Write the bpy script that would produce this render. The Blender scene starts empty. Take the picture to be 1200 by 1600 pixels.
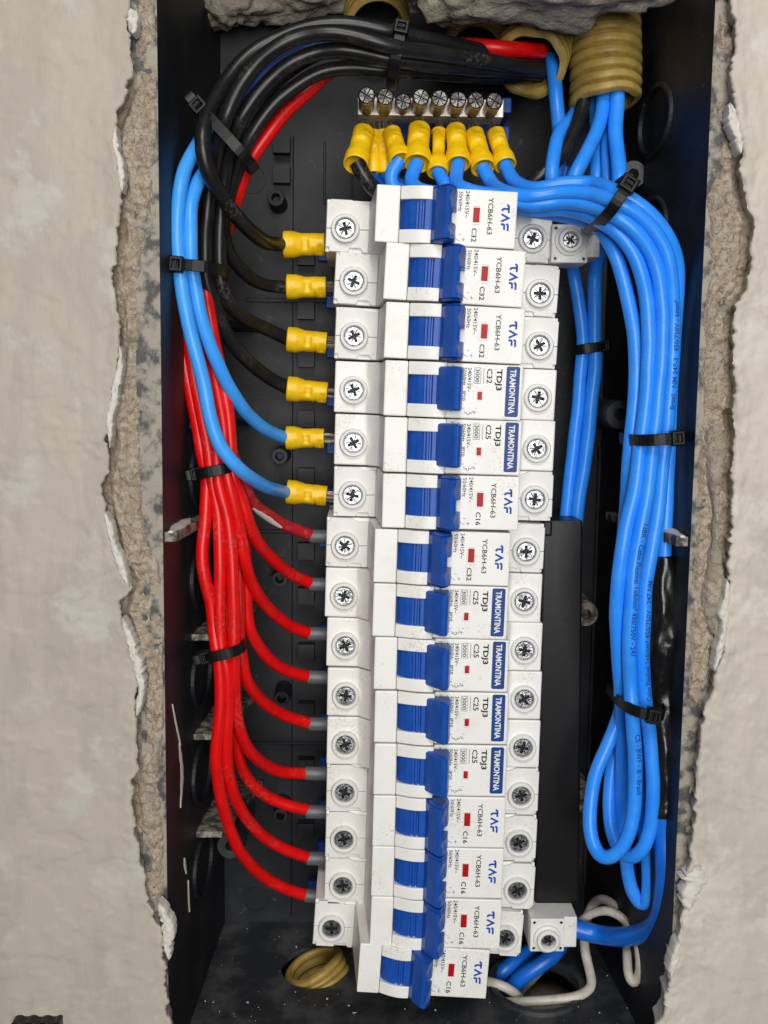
import bpy, bmesh, math, random
from mathutils import Vector, Matrix, noise, geometry
random.seed(7)
SC = bpy.context.scene
COL = SC.collection
R = math.radians

# ---------------------------------------------------------------- camera
# Panel coordinates in millimetres: u right, v up, w out of the wall (0 = terminal shoulders).
HD = 345.0
_n = Vector((560 - 600, 620 - 800, 1600.0)).normalized()
_d = Vector((-173.0, 13762.0, 1600.0)); _d = (_d - _n * _d.dot(_n)).normalized()
_r = _d.cross(_n)
def W(p): return Vector((p[0], -p[2], p[1])) * 0.001
def P(px, py, w):
    """the point of the plane at height w that stands behind a pixel of the 1200x1600 photograph (used once, to measure positions)"""
    ray = Vector((px - 600, py - 800, 1600.0))
    t = (w - HD) / -ray.dot(_n)
    return Vector((ray.dot(_r) * t, -ray.dot(_d) * t, w))
cam = bpy.data.objects.new('camera', bpy.data.cameras.new('camera'))
COL.objects.link(cam)
def _ax(i): return Vector((_r[i], -_d[i], -_n[i]))
def _wd(v): return Vector((v[0], -v[2], v[1]))
_X, _Y, _Z = _wd(_ax(0)), -_wd(_ax(1)), -_wd(_ax(2))
cam.matrix_world = Matrix(((_X.x, _Y.x, _Z.x, 0), (_X.y, _Y.y, _Z.y, -HD * .001), (_X.z, _Y.z, _Z.z, 0), (0, 0, 0, 1)))
cam.data.sensor_fit = 'VERTICAL'; cam.data.sensor_height = 24; cam.data.sensor_width = 18; cam.data.lens = 24
cam.data.clip_start = 0.005; cam.data.clip_end = 20
SC.camera = cam

# ---------------------------------------------------------------- world, lamps, exposure
SC.world = bpy.data.worlds.new('World'); SC.world.use_nodes = True
bg = SC.world.node_tree.nodes['Background']
bg.inputs[0].default_value = (1.0, 0.97, 0.93, 1); bg.inputs[1].default_value = 0.05
def area(name, loc, target, size, power, col):
    l = bpy.data.lights.new(name, 'AREA'); l.energy = power; l.size = size; l.color = col
    o = bpy.data.objects.new(name, l); COL.objects.link(o)
    o.location = W(loc); o.rotation_euler = (W(target) - W(loc)).to_track_quat('-Z', 'Y').to_euler()
area('ceiling_lamp', (-20, 560, 800), (20, -40, 0), 0.30, 4.1, (1.0, 0.98, 0.94))
area('front_fill', (70, 30, 950), (20, -40, 0), 0.42, 5.9, (1.0, 0.985, 0.955))  # fill lamp added in front to brighten the right-hand terminals
SC.view_settings.view_transform = 'Standard'; SC.view_settings.look = 'None'
SC.view_settings.exposure = 0.0; SC.view_settings.gamma = 1.0
SC.render.engine = 'CYCLES'
SC.cycles.max_bounces = 6; SC.cycles.use_denoising = True

# ---------------------------------------------------------------- materials
def mat(name, col, rough=.5, metal=0, col2=None, nscale=200, lo=.4, hi=.65, bump=0, bscale=800, bdist=.0004, spec=.5, coat=0,
        col3=None, n3=900, lo3=.6, hi3=.72, stretch=None, detail=6, rvar=0, sss=0):
    m = bpy.data.materials.new(name); m.use_nodes = True
    nt = m.node_tree; N = nt.nodes; L = nt.links; b = N['Principled BSDF']
    b.inputs['Base Color'].default_value = (*col, 1); b.inputs['Roughness'].default_value = rough
    b.inputs['Metallic'].default_value = metal; b.inputs['Specular IOR Level'].default_value = spec
    if coat: b.inputs['Coat Weight'].default_value = coat; b.inputs['Coat Roughness'].default_value = .12
    tc = N.new('ShaderNodeNewGeometry')
    def nz(scale, det=detail, st=None):
        n = N.new('ShaderNodeTexNoise'); n.inputs['Scale'].default_value = scale; n.inputs['Detail'].default_value = det
        n.inputs['Roughness'].default_value = .62
        if st:
            mp = N.new('ShaderNodeMapping'); mp.inputs['Scale'].default_value = st
            L.new(tc.outputs['Position'], mp.inputs[0]); L.new(mp.outputs[0], n.inputs['Vector'])
        else: L.new(tc.outputs['Position'], n.inputs['Vector'])
        return n
    def ramp(src, a, c):
        r = N.new('ShaderNodeMapRange'); r.interpolation_type = 'SMOOTHSTEP'
        r.inputs['From Min'].default_value = a; r.inputs['From Max'].default_value = c
        L.new(src, r.inputs['Value']); return r.outputs['Result']
    cur = None
    if col2:
        f = ramp(nz(nscale, st=stretch).outputs['Fac'], lo, hi)
        mx = N.new('ShaderNodeMix'); mx.data_type = 'RGBA'
        mx.inputs['A'].default_value = (*col, 1); mx.inputs['B'].default_value = (*col2, 1)
        L.new(f, mx.inputs['Factor']); cur = mx.outputs['Result']
        if rvar:
            rr = N.new('ShaderNodeMapRange'); rr.inputs['To Min'].default_value = rough; rr.inputs['To Max'].default_value = rough + rvar
            L.new(f, rr.inputs['Value']); L.new(rr.outputs['Result'], b.inputs['Roughness'])
    if col3:
        f = ramp(nz(n3).outputs['Fac'], lo3, hi3)
        mx = N.new('ShaderNodeMix'); mx.data_type = 'RGBA'
        if cur: L.new(cur, mx.inputs['A'])
        else: mx.inputs['A'].default_value = (*col, 1)
        mx.inputs['B'].default_value = (*col3, 1)
        L.new(f, mx.inputs['Factor']); cur = mx.outputs['Result']
    if cur: L.new(cur, b.inputs['Base Color'])
    if bump:
        bp = N.new('ShaderNodeBump'); bp.inputs['Strength'].default_value = bump; bp.inputs['Distance'].default_value = bdist
        L.new(nz(bscale, 8, stretch).outputs['Fac'], bp.inputs['Height']); L.new(bp.outputs[0], b.inputs['Normal'])
    if sss:
        b.inputs['Subsurface Weight'].default_value = sss; b.inputs['Subsurface Radius'].default_value = (.001, .001, .001)
        b.inputs['Subsurface Scale'].default_value = .5
    return m
M = dict(
    white=mat('breaker_plastic', (.83, .825, .79), .42, col2=(.77, .755, .71), nscale=90, lo=.45, hi=.75, bump=.12, bscale=2600, bdist=.0001,
              col3=(.52, .46, .38), n3=230, lo3=.64, hi3=.86),
    term=mat('terminal_plastic', (.77, .765, .735), .5, col2=(.71, .695, .66), nscale=120, lo=.45, hi=.75, bump=.15, bscale=2400, bdist=.0001),
    hub=mat('blue_plastic', (.007, .070, .37), .36, spec=.4, col2=(.011, .084, .41), nscale=240, bump=.08, bscale=2200, bdist=.0001),
    plate=mat('blue_print', (.004, .045, .23), .45, spec=.3),
    logo=mat('blue_logo', (.003, .065, .40), .5, spec=.2),
    ink=mat('black_print', (.008, .008, .009), .5, spec=.2),
    grey_ink=mat('grey_print', (.02, .02, .02), .5, spec=.2),
    cable_ink=mat('cable_print_ink', (.012, .075, .32), .5, spec=.2),
    wink=mat('white_print', (.85, .85, .85), .5),
    red_flag=mat('red_flag', (.38, .003, .005), .4, spec=.2, col2=(.48, .006, .01), nscale=900),
    blue=mat('blue_insulation', (.022, .27, .98), .33, spec=.4, col2=(.035, .30, 1.0), nscale=160, bump=.06, bscale=900, bdist=.0003),
    light_blue=mat('light_blue_insulation', (.05, .36, 1.0), .33, spec=.4, col2=(.065, .39, 1.0), nscale=160, bump=.06, bscale=900, bdist=.0003),
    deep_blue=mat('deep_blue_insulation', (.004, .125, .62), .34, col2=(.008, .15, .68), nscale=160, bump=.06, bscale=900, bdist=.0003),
    shaded_blue=mat('shaded_blue_insulation', (.004, .035, .16), .4, spec=.3),  # blue wire with the shade inside the arch put into its colour
    red=mat('red_insulation', (.74, .003, .004), .36, spec=.42, col2=(.64, .003, .004), nscale=200, col3=(.80, .10, .09), n3=420, lo3=.70, hi3=.78, bump=.07, bscale=900, bdist=.0003),
    red_worn=mat('worn_red_insulation', (.42, .01, .018), .5, col2=(.55, .05, .05), nscale=420, lo=.5, hi=.7, bump=.15, bscale=900),
    black=mat('black_insulation', (.009, .009, .010), .34, spec=.38, col2=(.014, .014, .014), nscale=160, bump=.07, bscale=900, bdist=.0003),
    tape=mat('black_tape', (.007, .007, .007), .24, bump=.12, bscale=700, bdist=.0006),
    grey_wire=mat('pale_insulation', (.56, .52, .46), .42, col2=(.44, .40, .34), nscale=200, lo=.45, hi=.7),
    yellow=mat('yellow_vinyl', (.90, .57, .005), .38, col2=(.84, .49, .004), nscale=260, lo=.45, hi=.7, bump=.25, bscale=600, bdist=.0004,
               col3=(.25, .12, .01), n3=420, lo3=.72, hi3=.84),
    sleeve=mat('grey_sleeve', (.105, .118, .13), .42, bump=.06),
    copper=mat('tinned_copper', (.50, .45, .40), .32, .9),
    steel=mat('zinc_steel', (.52, .535, .56), .30, 1, col2=(.20, .20, .21), nscale=700, lo=.42, hi=.60, bump=.7, bscale=1500, bdist=.0002),
    steel_dark=mat('screw_slot_shade', (.012, .012, .013), .5, 0, spec=.3),  # near-black: shade of the screw slots put into the colour
    old_steel=mat('old_screw_steel', (.17, .165, .16), .22, .9, col2=(.05, .048, .045), nscale=420, lo=.38, hi=.58, bump=.3, bscale=1500, bdist=.0002),
    shank=mat('screw_shank', (.42, .38, .33), .38, .9, col2=(.20, .17, .14), nscale=500, bump=.2, bscale=1500, bdist=.0002),
    bar=mat('nickel_brass', (.74, .68, .58), .5, .7, col2=(.55, .49, .40), nscale=300, bump=.12, bscale=900, bdist=.0002),
    tie=mat('black_nylon', (.006, .006, .0065), .38, spec=.22, bump=.08, bscale=1200, bdist=.0002),
    box=mat('black_enclosure_plastic', (.0065, .0080, .0115), .52, spec=.35, col2=(.018, .020, .024), nscale=55, lo=.42, hi=.7, bump=.1, bscale=900, bdist=.0002,
            col3=(.10, .098, .092), n3=330, lo3=.62, hi3=.80),
    floorbox=mat('dusty_black_plastic', (.020, .022, .026), .48, col2=(.062, .064, .067), nscale=70, lo=.42, hi=.68, bump=.2, bscale=700, bdist=.0003,
                 col3=(.20, .19, .175), n3=330, lo3=.66, hi3=.76),
    dust=mat('dusty_rib_plastic', (.05, .048, .044), .7, col2=(.30, .27, .22), nscale=260, lo=.42, hi=.6, bump=.4, bscale=900),
    rim=mat('plaster_smeared_rim', (.055, .056, .058), .55, col2=(.32, .285, .235), nscale=190, lo=.38, hi=.56, bump=.5, bscale=500, bdist=.0008),
    cover=mat('black_cover', (.006, .006, .0065), .36, spec=.3, bump=.08, bscale=300, bdist=.0005),
    conduit=mat('yellow_conduit', (.40, .275, .065), .48, col2=(.30, .20, .05), nscale=180, col3=(.38, .33, .25), n3=240, lo3=.62, hi3=.75),
    plaster=mat('beige_plaster', (.445, .40, .345), .62, col2=(.405, .363, .312), nscale=34, lo=.44, hi=.56, bump=.34, bscale=520, bdist=.0004, stretch=(2.0, 1, .5),
                col3=(.48, .45, .40), n3=46, lo3=.54, hi3=.64),
    plaster_r=mat('pale_plaster', (.555, .505, .445), .6, col2=(.495, .45, .395), nscale=36, lo=.42, hi=.58, bump=.34, bscale=520, bdist=.0004, stretch=(1.8, 1, .5),
                  col3=(.60, .555, .495), n3=52, lo3=.54, hi3=.64),
    filler=mat('white_filler', (.63, .59, .53), .6, bump=.4, bscale=500, bdist=.0006),
    mortar=mat('brown_mortar', (.47, .38, .285), .92, spec=.2, col2=(.60, .52, .425), nscale=520, lo=.42, hi=.60, bump=1.0, bscale=1600, bdist=.0013,
               col3=(.24, .18, .125), n3=900, lo3=.58, hi3=.70),
    cement=mat('grey_cement', (.33, .285, .225), .9, col2=(.44, .385, .31), nscale=170, bump=1.0, bscale=700, bdist=.0014, col3=(.17, .145, .115), n3=420),
)

def grime(name, col, amount):
    nt = M[name].node_tree; N = nt.nodes; L = nt.links; b = N['Principled BSDF']; src = b.inputs['Base Color'].links[0].from_socket
    g = N.new('ShaderNodeNewGeometry'); fs = []
    for sc, a, c in ((75, .50, .68), (1000, .50, .62)):
        n = N.new('ShaderNodeTexNoise'); n.inputs['Scale'].default_value = sc; n.inputs['Detail'].default_value = 4; L.new(g.outputs['Position'], n.inputs['Vector'])
        r = N.new('ShaderNodeMapRange'); r.interpolation_type = 'SMOOTHSTEP'; r.inputs['From Min'].default_value = a; r.inputs['From Max'].default_value = c
        L.new(n.outputs['Fac'], r.inputs['Value']); fs.append(r.outputs['Result'])
    m = N.new('ShaderNodeMath'); m.operation = 'MULTIPLY'; L.new(fs[0], m.inputs[0]); L.new(fs[1], m.inputs[1])
    m2 = N.new('ShaderNodeMath'); m2.operation = 'MULTIPLY'; L.new(m.outputs[0], m2.inputs[0]); m2.inputs[1].default_value = amount
    x = N.new('ShaderNodeMix'); x.data_type = 'RGBA'; L.new(src, x.inputs['A']); x.inputs['B'].default_value = (*col, 1); L.new(m2.outputs[0], x.inputs['Factor']); L.new(x.outputs['Result'], b.inputs['Base Color'])
grime('white', (.36, .29, .21), .33); grime('term', (.36, .30, .23), .33); grime('red', (.40, .16, .12), .35); grime('blue', (.10, .16, .30), .35); grime('black', (.12, .11, .10), .5)

# ---------------------------------------------------------------- mesh helpers (all in millimetres)
class MB:
    def __init__(s): s.v = []; s.f = []; s.mi = []; s.sm = []
    def add(s, vs, fs, mi=0, smooth=False):
        o = len(s.v); s.v += [tuple(p) for p in vs]
        for f in fs: s.f.append([i + o for i in f]); s.mi.append(mi); s.sm.append(smooth)
    def box(s, u0, u1, v0, v1, w0, w1, mi=0):
        vs = [(u, v, w) for w in (w0, w1) for v in (v0, v1) for u in (u0, u1)]
        s.add(vs, [(0, 2, 3, 1), (4, 5, 7, 6), (0, 1, 5, 4), (2, 6, 7, 3), (0, 4, 6, 2), (1, 3, 7, 5)], mi)
    def obox(s, c, a, b, d, mi=0):
        """a box about c with half-axes a, b, d"""
        c, a, b, d = map(Vector, (c, a, b, d))
        vs = [c + a * i + b * j + d * k for k in (-1, 1) for j in (-1, 1) for i in (-1, 1)]
        s.add(vs, [(0, 2, 3, 1), (4, 5, 7, 6), (0, 1, 5, 4), (2, 6, 7, 3), (0, 4, 6, 2), (1, 3, 7, 5)], mi)
    def prism(s, poly, fn, a, b, mi=0):
        """a polygon extruded from level a to level b; fn(x, y, level) gives the point"""
        n = len(poly)
        s.add([fn(x, y, a) for x, y in poly] + [fn(x, y, b) for x, y in poly],
              [list(range(n))[::-1], [i + n for i in range(n)]] + [(i, (i + 1) % n, (i + 1) % n + n, i + n) for i in range(n)], mi)
    def loft(s, rings, closed=True, caps=True, mi=0, smooth=False, loop=False):
        n = len(rings[0]); vs = [p for r in rings for p in r]; fs = []
        m = len(rings)
        for i in range(m if loop else m - 1):
            j = (i + 1) % m
            for k in range(n if closed else n - 1):
                q = (k + 1) % n
                fs.append((i * n + k, i * n + q, j * n + q, j * n + k))
        if caps and not loop: fs += [list(range(n))[::-1], [(m - 1) * n + k for k in range(n)]]
        s.add(vs, fs, mi, smooth)
    def lathe(s, prof, c, axis, n=24, mi=0, smooth=True, caps=True, x=None):
        """prof: (radius, distance along the axis)"""
        c = Vector(c); axis = Vector(axis).normalized()
        x = Vector(x) if x else (axis.orthogonal())
        x = (x - axis * x.dot(axis)).normalized(); y = axis.cross(x)
        s.loft([[c + axis * h + (x * math.cos(t) + y * math.sin(t)) * r for t in [2 * math.pi * k / n for k in range(n)]] for r, h in prof], True, caps, mi, smooth)
    def tube(s, pts, rad, n=14, mi=0, caps=True, wob=None):
        fr = frames(pts); rings = []
        for i, (p, t, a, b) in enumerate(fr):
            r = rad(i / (len(fr) - 1)) if callable(rad) else rad
            rings.append([p + (a * math.cos(q) + b * math.sin(q)) * (r * (wob(i, k) if wob else 1)) for k, q in enumerate([2 * math.pi * k / n for k in range(n)])])
        s.loft(rings, True, caps, mi, True)
    def build(s, name, mats, parent=None, bevel=0, seg=2, origin=None, local=False, sharp=35, fix=True):
        mats = mats if isinstance(mats, (list, tuple)) else [mats]
        bm = bmesh.new()
        if local: o = Vector((0, 0, 0))
        elif parent is not None: o = Vector(parent['_o'])
        else:
            o = Vector(origin) if origin else Vector([(min(p[i] for p in s.v) + max(p[i] for p in s.v)) / 2 for i in range(3)])
        vs = [bm.verts.new(W(Vector(p) - o)) for p in s.v]
        for f, mi, sm in zip(s.f, s.mi, s.sm):
            try: fc = bm.faces.new([vs[i] for i in f])
            except ValueError: continue
            fc.material_index = mi; fc.smooth = sm
        if fix: bmesh.ops.recalc_face_normals(bm, faces=bm.faces[:])
        if bevel:
            es = [e for e in bm.edges if len(e.link_faces) == 2 and e.calc_face_angle(0) > R(28)]
            bmesh.ops.bevel(bm, geom=es, offset=bevel * .001, segments=seg, profile=.6, affect='EDGES', clamp_overlap=True)
        me = bpy.data.meshes.new(name); bm.to_mesh(me); bm.free()
        for k in mats: me.materials.append(M[k])
        if any(s.sm): me.set_sharp_from_angle(angle=R(sharp))
        ob = bpy.data.objects.new(name, me); COL.objects.link(ob)
        if parent is not None: ob.parent = parent
        elif not local: ob.location = W(o)
        ob['_o'] = tuple(o)
        return ob
def frames(pts):
    pts = [Vector(p) for p in pts]; out = []; a = None
    for i, p in enumerate(pts):
        t = (pts[min(i + 1, len(pts) - 1)] - pts[max(i - 1, 0)]).normalized()
        if a is None: a = Vector((0, 0, 1)); a = a if abs(a.dot(t)) < .95 else Vector((0, 1, 0))
        a = (a - t * a.dot(t)).normalized()
        out.append((p, t, a, t.cross(a)))
    return out
def spline(pts, step=1.2):
    """a smooth centripetal curve through the points"""
    pts = [Vector(p) for p in pts]
    q = [pts[0] * 2 - pts[1]] + pts + [pts[-1] * 2 - pts[-2]]; out = []
    for i in range(1, len(q) - 2):
        p0, p1, p2, p3 = q[i - 1:i + 3]
        t0 = 0; t1 = t0 + max((p1 - p0).length, .01) ** .5; t2 = t1 + max((p2 - p1).length, .01) ** .5; t3 = t2 + max((p3 - p2).length, .01) ** .5
        m = max(3, int((p2 - p1).length / step))
        for k in range(m):
            t = t1 + (t2 - t1) * k / m
            a1 = p0 * ((t1 - t) / (t1 - t0)) + p1 * ((t - t0) / (t1 - t0)); a2 = p1 * ((t2 - t) / (t2 - t1)) + p2 * ((t - t1) / (t2 - t1))
            a3 = p2 * ((t3 - t) / (t3 - t2)) + p3 * ((t - t2) / (t3 - t2))
            b1 = a1 * ((t2 - t) / (t2 - t0)) + a2 * ((t - t0) / (t2 - t0)); b2 = a2 * ((t3 - t) / (t3 - t1)) + a3 * ((t - t1) / (t3 - t1))
            out.append(b1 * ((t2 - t) / (t2 - t1)) + b2 * ((t - t1) / (t2 - t1)))
    out.append(pts[-1])
    for _ in range(2): out = [out[0]] + [(out[i - 1] + out[i] * 2 + out[i + 1]) / 4 for i in range(1, len(out) - 1)] + [out[-1]]
    return out
def px(path): return [P(*p) for p in path]
def tag(o, label, cat, group=None, kind=None):
    if label: o['label'] = label
    if cat: o['category'] = cat
    if group: o['group'] = group
    if kind: o['kind'] = kind
    return o
def thing(name, loc, label, cat, group=None):
    o = bpy.data.objects.new(name, None); COL.objects.link(o); o.location = W(loc); o['_o'] = tuple(loc); o.empty_display_size = .005
    return tag(o, label, cat, group)
def fbm(x, y, z=0, oc=4): return noise.fractal(Vector((x, y, z)), .9, 2.1, oc)
_txt = {}
def text2d(s, h, length=None, bold=0.0):
    """lettering as flat polygons: baseline along x from 0, capitals h high"""
    key = (s, bold)
    if key not in _txt:
        c = bpy.data.curves.new('t', 'FONT'); c.body = s; c.size = 1; c.resolution_u = 2; c.offset = bold
        o = bpy.data.objects.new('t', c); COL.objects.link(o)
        me = bpy.data.meshes.new_from_object(o.evaluated_get(bpy.context.evaluated_depsgraph_get()))
        _txt[key] = ([(v.co.x, v.co.y) for v in me.vertices], [tuple(p.vertices) for p in me.polygons])
        bpy.data.objects.remove(o); bpy.data.curves.remove(c); bpy.data.meshes.remove(me)
    vs, fs = _txt[key]
    x0 = min(v[0] for v in vs); x1 = max(v[0] for v in vs); k = h / .729; kx = k if length is None else length / (x1 - x0)
    return [((x - x0) * kx, y * k) for x, y in vs], fs
def put_text(mb, s, h, u, v, w, length=None, bold=0.0, mi=0):
    """lettering that reads downwards, its baseline at u"""
    vs, fs = text2d(s, h, length, bold)
    mb.add([(u + y, v - x, w) for x, y in vs], fs, mi)
def stroke(mb, pts, wd, w, mi=0):
    pts = [Vector((p[0], p[1])) for p in pts]; L = []; Rr = []
    for i, p in enumerate(pts):
        a = (p - pts[i - 1]).normalized() if i else None; b = (pts[i + 1] - p).normalized() if i < len(pts) - 1 else None
        t = ((a or b) + (b or a)).normalized(); n = Vector((-t.y, t.x)); k = wd / 2
        if a and b: k /= max(.45, n.dot(Vector((-a.y, a.x))))
        L.append(p + n * k); Rr.append(p - n * k)
    mb.add([(q.x, q.y, w) for q in L] + [(q.x, q.y, w) for q in Rr], [(i, i + 1, i + 1 + len(pts), i + len(pts)) for i in range(len(pts) - 1)], mi)
uvw = lambda x, y, l: (x, y, l)
uw_v = lambda x, y, l: (x, l, y)
def adopt(o, parent):
    o.parent = parent; return o
def copy_to(o, parent):
    c = o.copy(); COL.objects.link(c); c.parent = parent; return c

# ================================================================ SETTING: plaster walls, mortar, masonry
def interp(tab, x):
    if x <= tab[0][0]: return tab[0][1]
    for (a, b), (c, d) in zip(tab, tab[1:]):
        if x <= c: return b + (d - b) * (x - a) / (c - a)
    return tab[-1][1]
def edge_mm(tab, w):
    """(y, x) pixels of the photo -> (v, u) of the wall plane"""
    return sorted((P(x, y, w).y, P(x, y, w).x) for y, x in tab)
LEFT_EDGE = [(-200, 200), (0, 203), (60, 202), (90, 205), (115, 210), (150, 196), (175, 183), (215, 179), (240, 187), (300, 190), (400, 184), (450, 178), (500, 186), (560, 187), (600, 180),
             (640, 172), (720, 170), (760, 163), (800, 164), (830, 172), (860, 180), (900, 199), (920, 204), (935, 192), (960, 188), (985, 199), (1030, 214), (1060, 221), (1085, 215),
             (1150, 214), (1190, 215), (1230, 208), (1260, 206), (1300, 213), (1350, 223), (1400, 231), (1440, 247), (1480, 259), (1520, 258), (1550, 262), (1600, 268), (1800, 274)]
RIGHT_EDGE = [(-200, 1140), (0, 1142), (60, 1148), (100, 1142), (140, 1138), (165, 1150), (210, 1155), (235, 1160), (260, 1155), (300, 1163), (345, 1177), (400, 1171), (450, 1167), (475, 1149), (530, 1145),
              (650, 1147), (800, 1142), (860, 1135), (900, 1138), (960, 1135), (1000, 1131), (1040, 1122), (1060, 1117), (1100, 1105), (1130, 1098), (1160, 1093), (1200, 1089), (1250, 1086),
              (1300, 1083), (1350, 1075), (1400, 1067), (1440, 1064), (1500, 1050), (1550, 1040), (1600, 1029), (1800, 1000)]
WALL_W = 46.0
def plaster(name, tab, sgn, material, label, relief, seed):
    E = edge_mm(tab, WALL_W); rows = 640; cols = 130; width = 150; vs = []; fs = []
    for j in range(rows + 1):
        v = 165 - 430 * j / rows
        ch = noise.cell(Vector((v / 3.1 + 2 * fbm(v / 9, 7, seed), seed, 0))); e = interp(E, v) + 1.1 * fbm(v / 6.0, seed) + .55 * noise.noise((v / 1.3, seed + 4, 0)) - sgn * .8 * max(0, ch - .1) * 1.2
        for i in range(cols + 5):
            if i < 5:       # the broken edge of the coat turning back to the mortar
                k = (4 - i) / 4; d = 0.0
                u = e - sgn * (1.9 * k * (1 + .6 * noise.noise((v / 3, seed, 2)))); w = WALL_W - .5 - 9.5 * k ** 1.3 + .8 * k * fbm(v / 1.6, k * 3, seed)
            else:
                d = width * ((i - 4) / cols) ** 1.45
                u = e - sgn * d
                st = lambda q: max(0, min(1, q))
                w = WALL_W + .12 * fbm(u / 45, v / 45, seed, 2) + .02 * fbm(u / 3, v / 7, seed + 9, 3)
                f1 = fbm(u / 30, v / 24, seed + 11, 5); f2 = fbm(u / 17 + 7, v / 26, seed + 13, 5)
                w += .22 * st((f1 - .05) / .05) + .16 * st((f2 - .1) / .04) - .15 * st((-f1 - .28) / .05)
                fall = math.exp(-d / 13.0)
                w += relief * fall * (1.25 * abs(fbm(u / 9, v / 14, seed + 3)) + .22 * fbm(u / 2.6, v / 4.5, seed + 5, 3) - .2)
                w += relief * .33 * max(0, fbm(u / 16, v / 13, seed + 7) - .12) * math.exp(-d / 30)
                lip = max(0, 1 - abs(d - 1.6) / 2.4); w += relief * .7 * lip * max(0, .25 + .9 * fbm(v / 9, 3, seed))
                if d < .5: w -= .5 * (1 - d / .5)
            vs.append((u, v, w))
    n = cols + 5
    for j in range(rows):
        for i in range(n - 1):
            a = j * n + i; fs.append((a, a + 1, a + 1 + n, a + n) if sgn < 0 else (a, a + n, a + 1 + n, a + 1))
    mb = MB(); mb.add(vs, fs, 0, True)
    o = mb.build(name, [material], fix=True, sharp=80)
    return tag(o, label, 'wall', None, 'structure')
wall_l = plaster('plaster_wall', LEFT_EDGE, 1, 'plaster', 'smooth trowelled beige plaster wall on the left with a ragged broken edge', .42, 3.0)
wall_r = plaster('plaster_wall', RIGHT_EDGE, -1, 'plaster_r', 'pale rough plaster wall on the right with a thick wavy edge', 1.0, 21.0)

mb = MB(); mb.box(-260, 260, 164, 420, 20, 45.5); tag(mb.build('plaster_wall', ['plaster'], None, 1.5), 'plaster wall above the box opening', 'wall', None, 'structure')
mb = MB(); mb.box(-260, 260, -420, -222, 20, 45.0); tag(mb.build('plaster_wall', ['plaster'], None, 1.5), 'plaster wall below the box opening', 'wall', None, 'structure')
BL, BR, BT, BB = -58.0, 101.0, 156.0, P(355, 1440, -50).y - 6       # inner rim of the enclosure at w = 40
kL, kR, kT, kB = -52.0, 94.0, 150.0, P(355, 1440, -50).y        # its back at w = -50
def mortar(name, tab, sgn, outer, bound, label, seed, material='mortar', parent=None):
    E = edge_mm(tab, WALL_W); Bd = edge_mm(bound, 40); rows = 900; cols = 60; vs = []; fs = []
    for j in range(rows + 1):
        v = 160 - 415 * j / rows
        a = interp(E, v) - sgn * 3.5; b = outer; m = interp(Bd, v)
        for i in range(cols + 1):
            u = a + (b - a) * i / cols
            q = fbm(u / 7, v / 9, seed); q2 = fbm(u / 2.2, v / 2.2, seed + 2, 4)
            q3 = noise.noise((u / .75, v / .75, seed)) + .6 * noise.noise((u / .42, v / .42, seed)); w = 41.3 + 1.9 * q + 1.1 * q2 + .24 * q3 - .3
            over = sgn * (u - m)
            if over > 0: w -= min(5.5, over * (1.6 + q2))
            d = sgn * (u - (a + sgn * 3.5))
            if d < 1.5: w -= 3.0 * max(0, .6 + fbm(v / 12, seed + 8)) * (1 - max(d, 0) / 1.5)
            vs.append((u + .35 * q2, v, w))
    n = cols + 1
    for j in range(rows):
        for i in range(cols):
            k = j * n + i; fs.append((k, k + n, k + n + 1, k + 1))
    mb = MB(); mb.add(vs, fs, 0, True)
    return tag(mb.build(name, [material], sharp=60), label, None, None, 'structure')
mortar('mortar_band', LEFT_EDGE, 1, BL - .4, [(-100, 240), (0, 240), (100, 243), (200, 242), (260, 238), (330, 230), (400, 216), (600, 214), (760, 218), (810, 219), (850, 226), (880, 246), (950, 254), (1100, 257), (1150, 250),
       (1200, 240), (1300, 253), (1380, 252), (1420, 250), (1600, 262)], 'crumbling brown mortar between the left plaster and the black box', 5.0)
mortar('mortar_band', RIGHT_EDGE, -1, BR + .4, [(-100, 1128), (100, 1124), (200, 1124), (260, 1134), (290, 1116), (400, 1114), (480, 1110), (520, 1106), (800, 1092), (1000, 1083), (1085, 1079), (1110, 1092), (1180, 1090), (1240, 1078), (1600, 1040)],
       'crumbling brown mortar between the right plaster and the black box', 15.0)
# grey cement patch filled into the right mortar
mb = MB(); n = 12; m = 90; vs = []
for j in range(m + 1):
    y = 665 + 325 * j / m; c = 1119 - (y - 665) * .004; hw = (15 + 9 * math.sin(y / 47)) * min(1, (y - 640) / 60, (1010 - y) / 50) + 3 * fbm(y / 22, 3)
    for i in range(n + 1):
        t = i / n * 2 - 1; p = P(c + hw * t, y, 42.2)
        vs.append((p.x, p.y, 43.6 + .9 * fbm(p.x / 1.8, p.y / 1.8, 4) - 4.5 * t ** 4))
mb.add(vs, [(j * (n + 1) + i, j * (n + 1) + i + 1, (j + 1) * (n + 1) + i + 1, (j + 1) * (n + 1) + i) for j in range(m) for i in range(n)], 0, True)
tag(mb.build('cement_patch', ['cement']), 'long grey cement patch in the brown mortar right of the box', 'cement patch')
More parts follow.
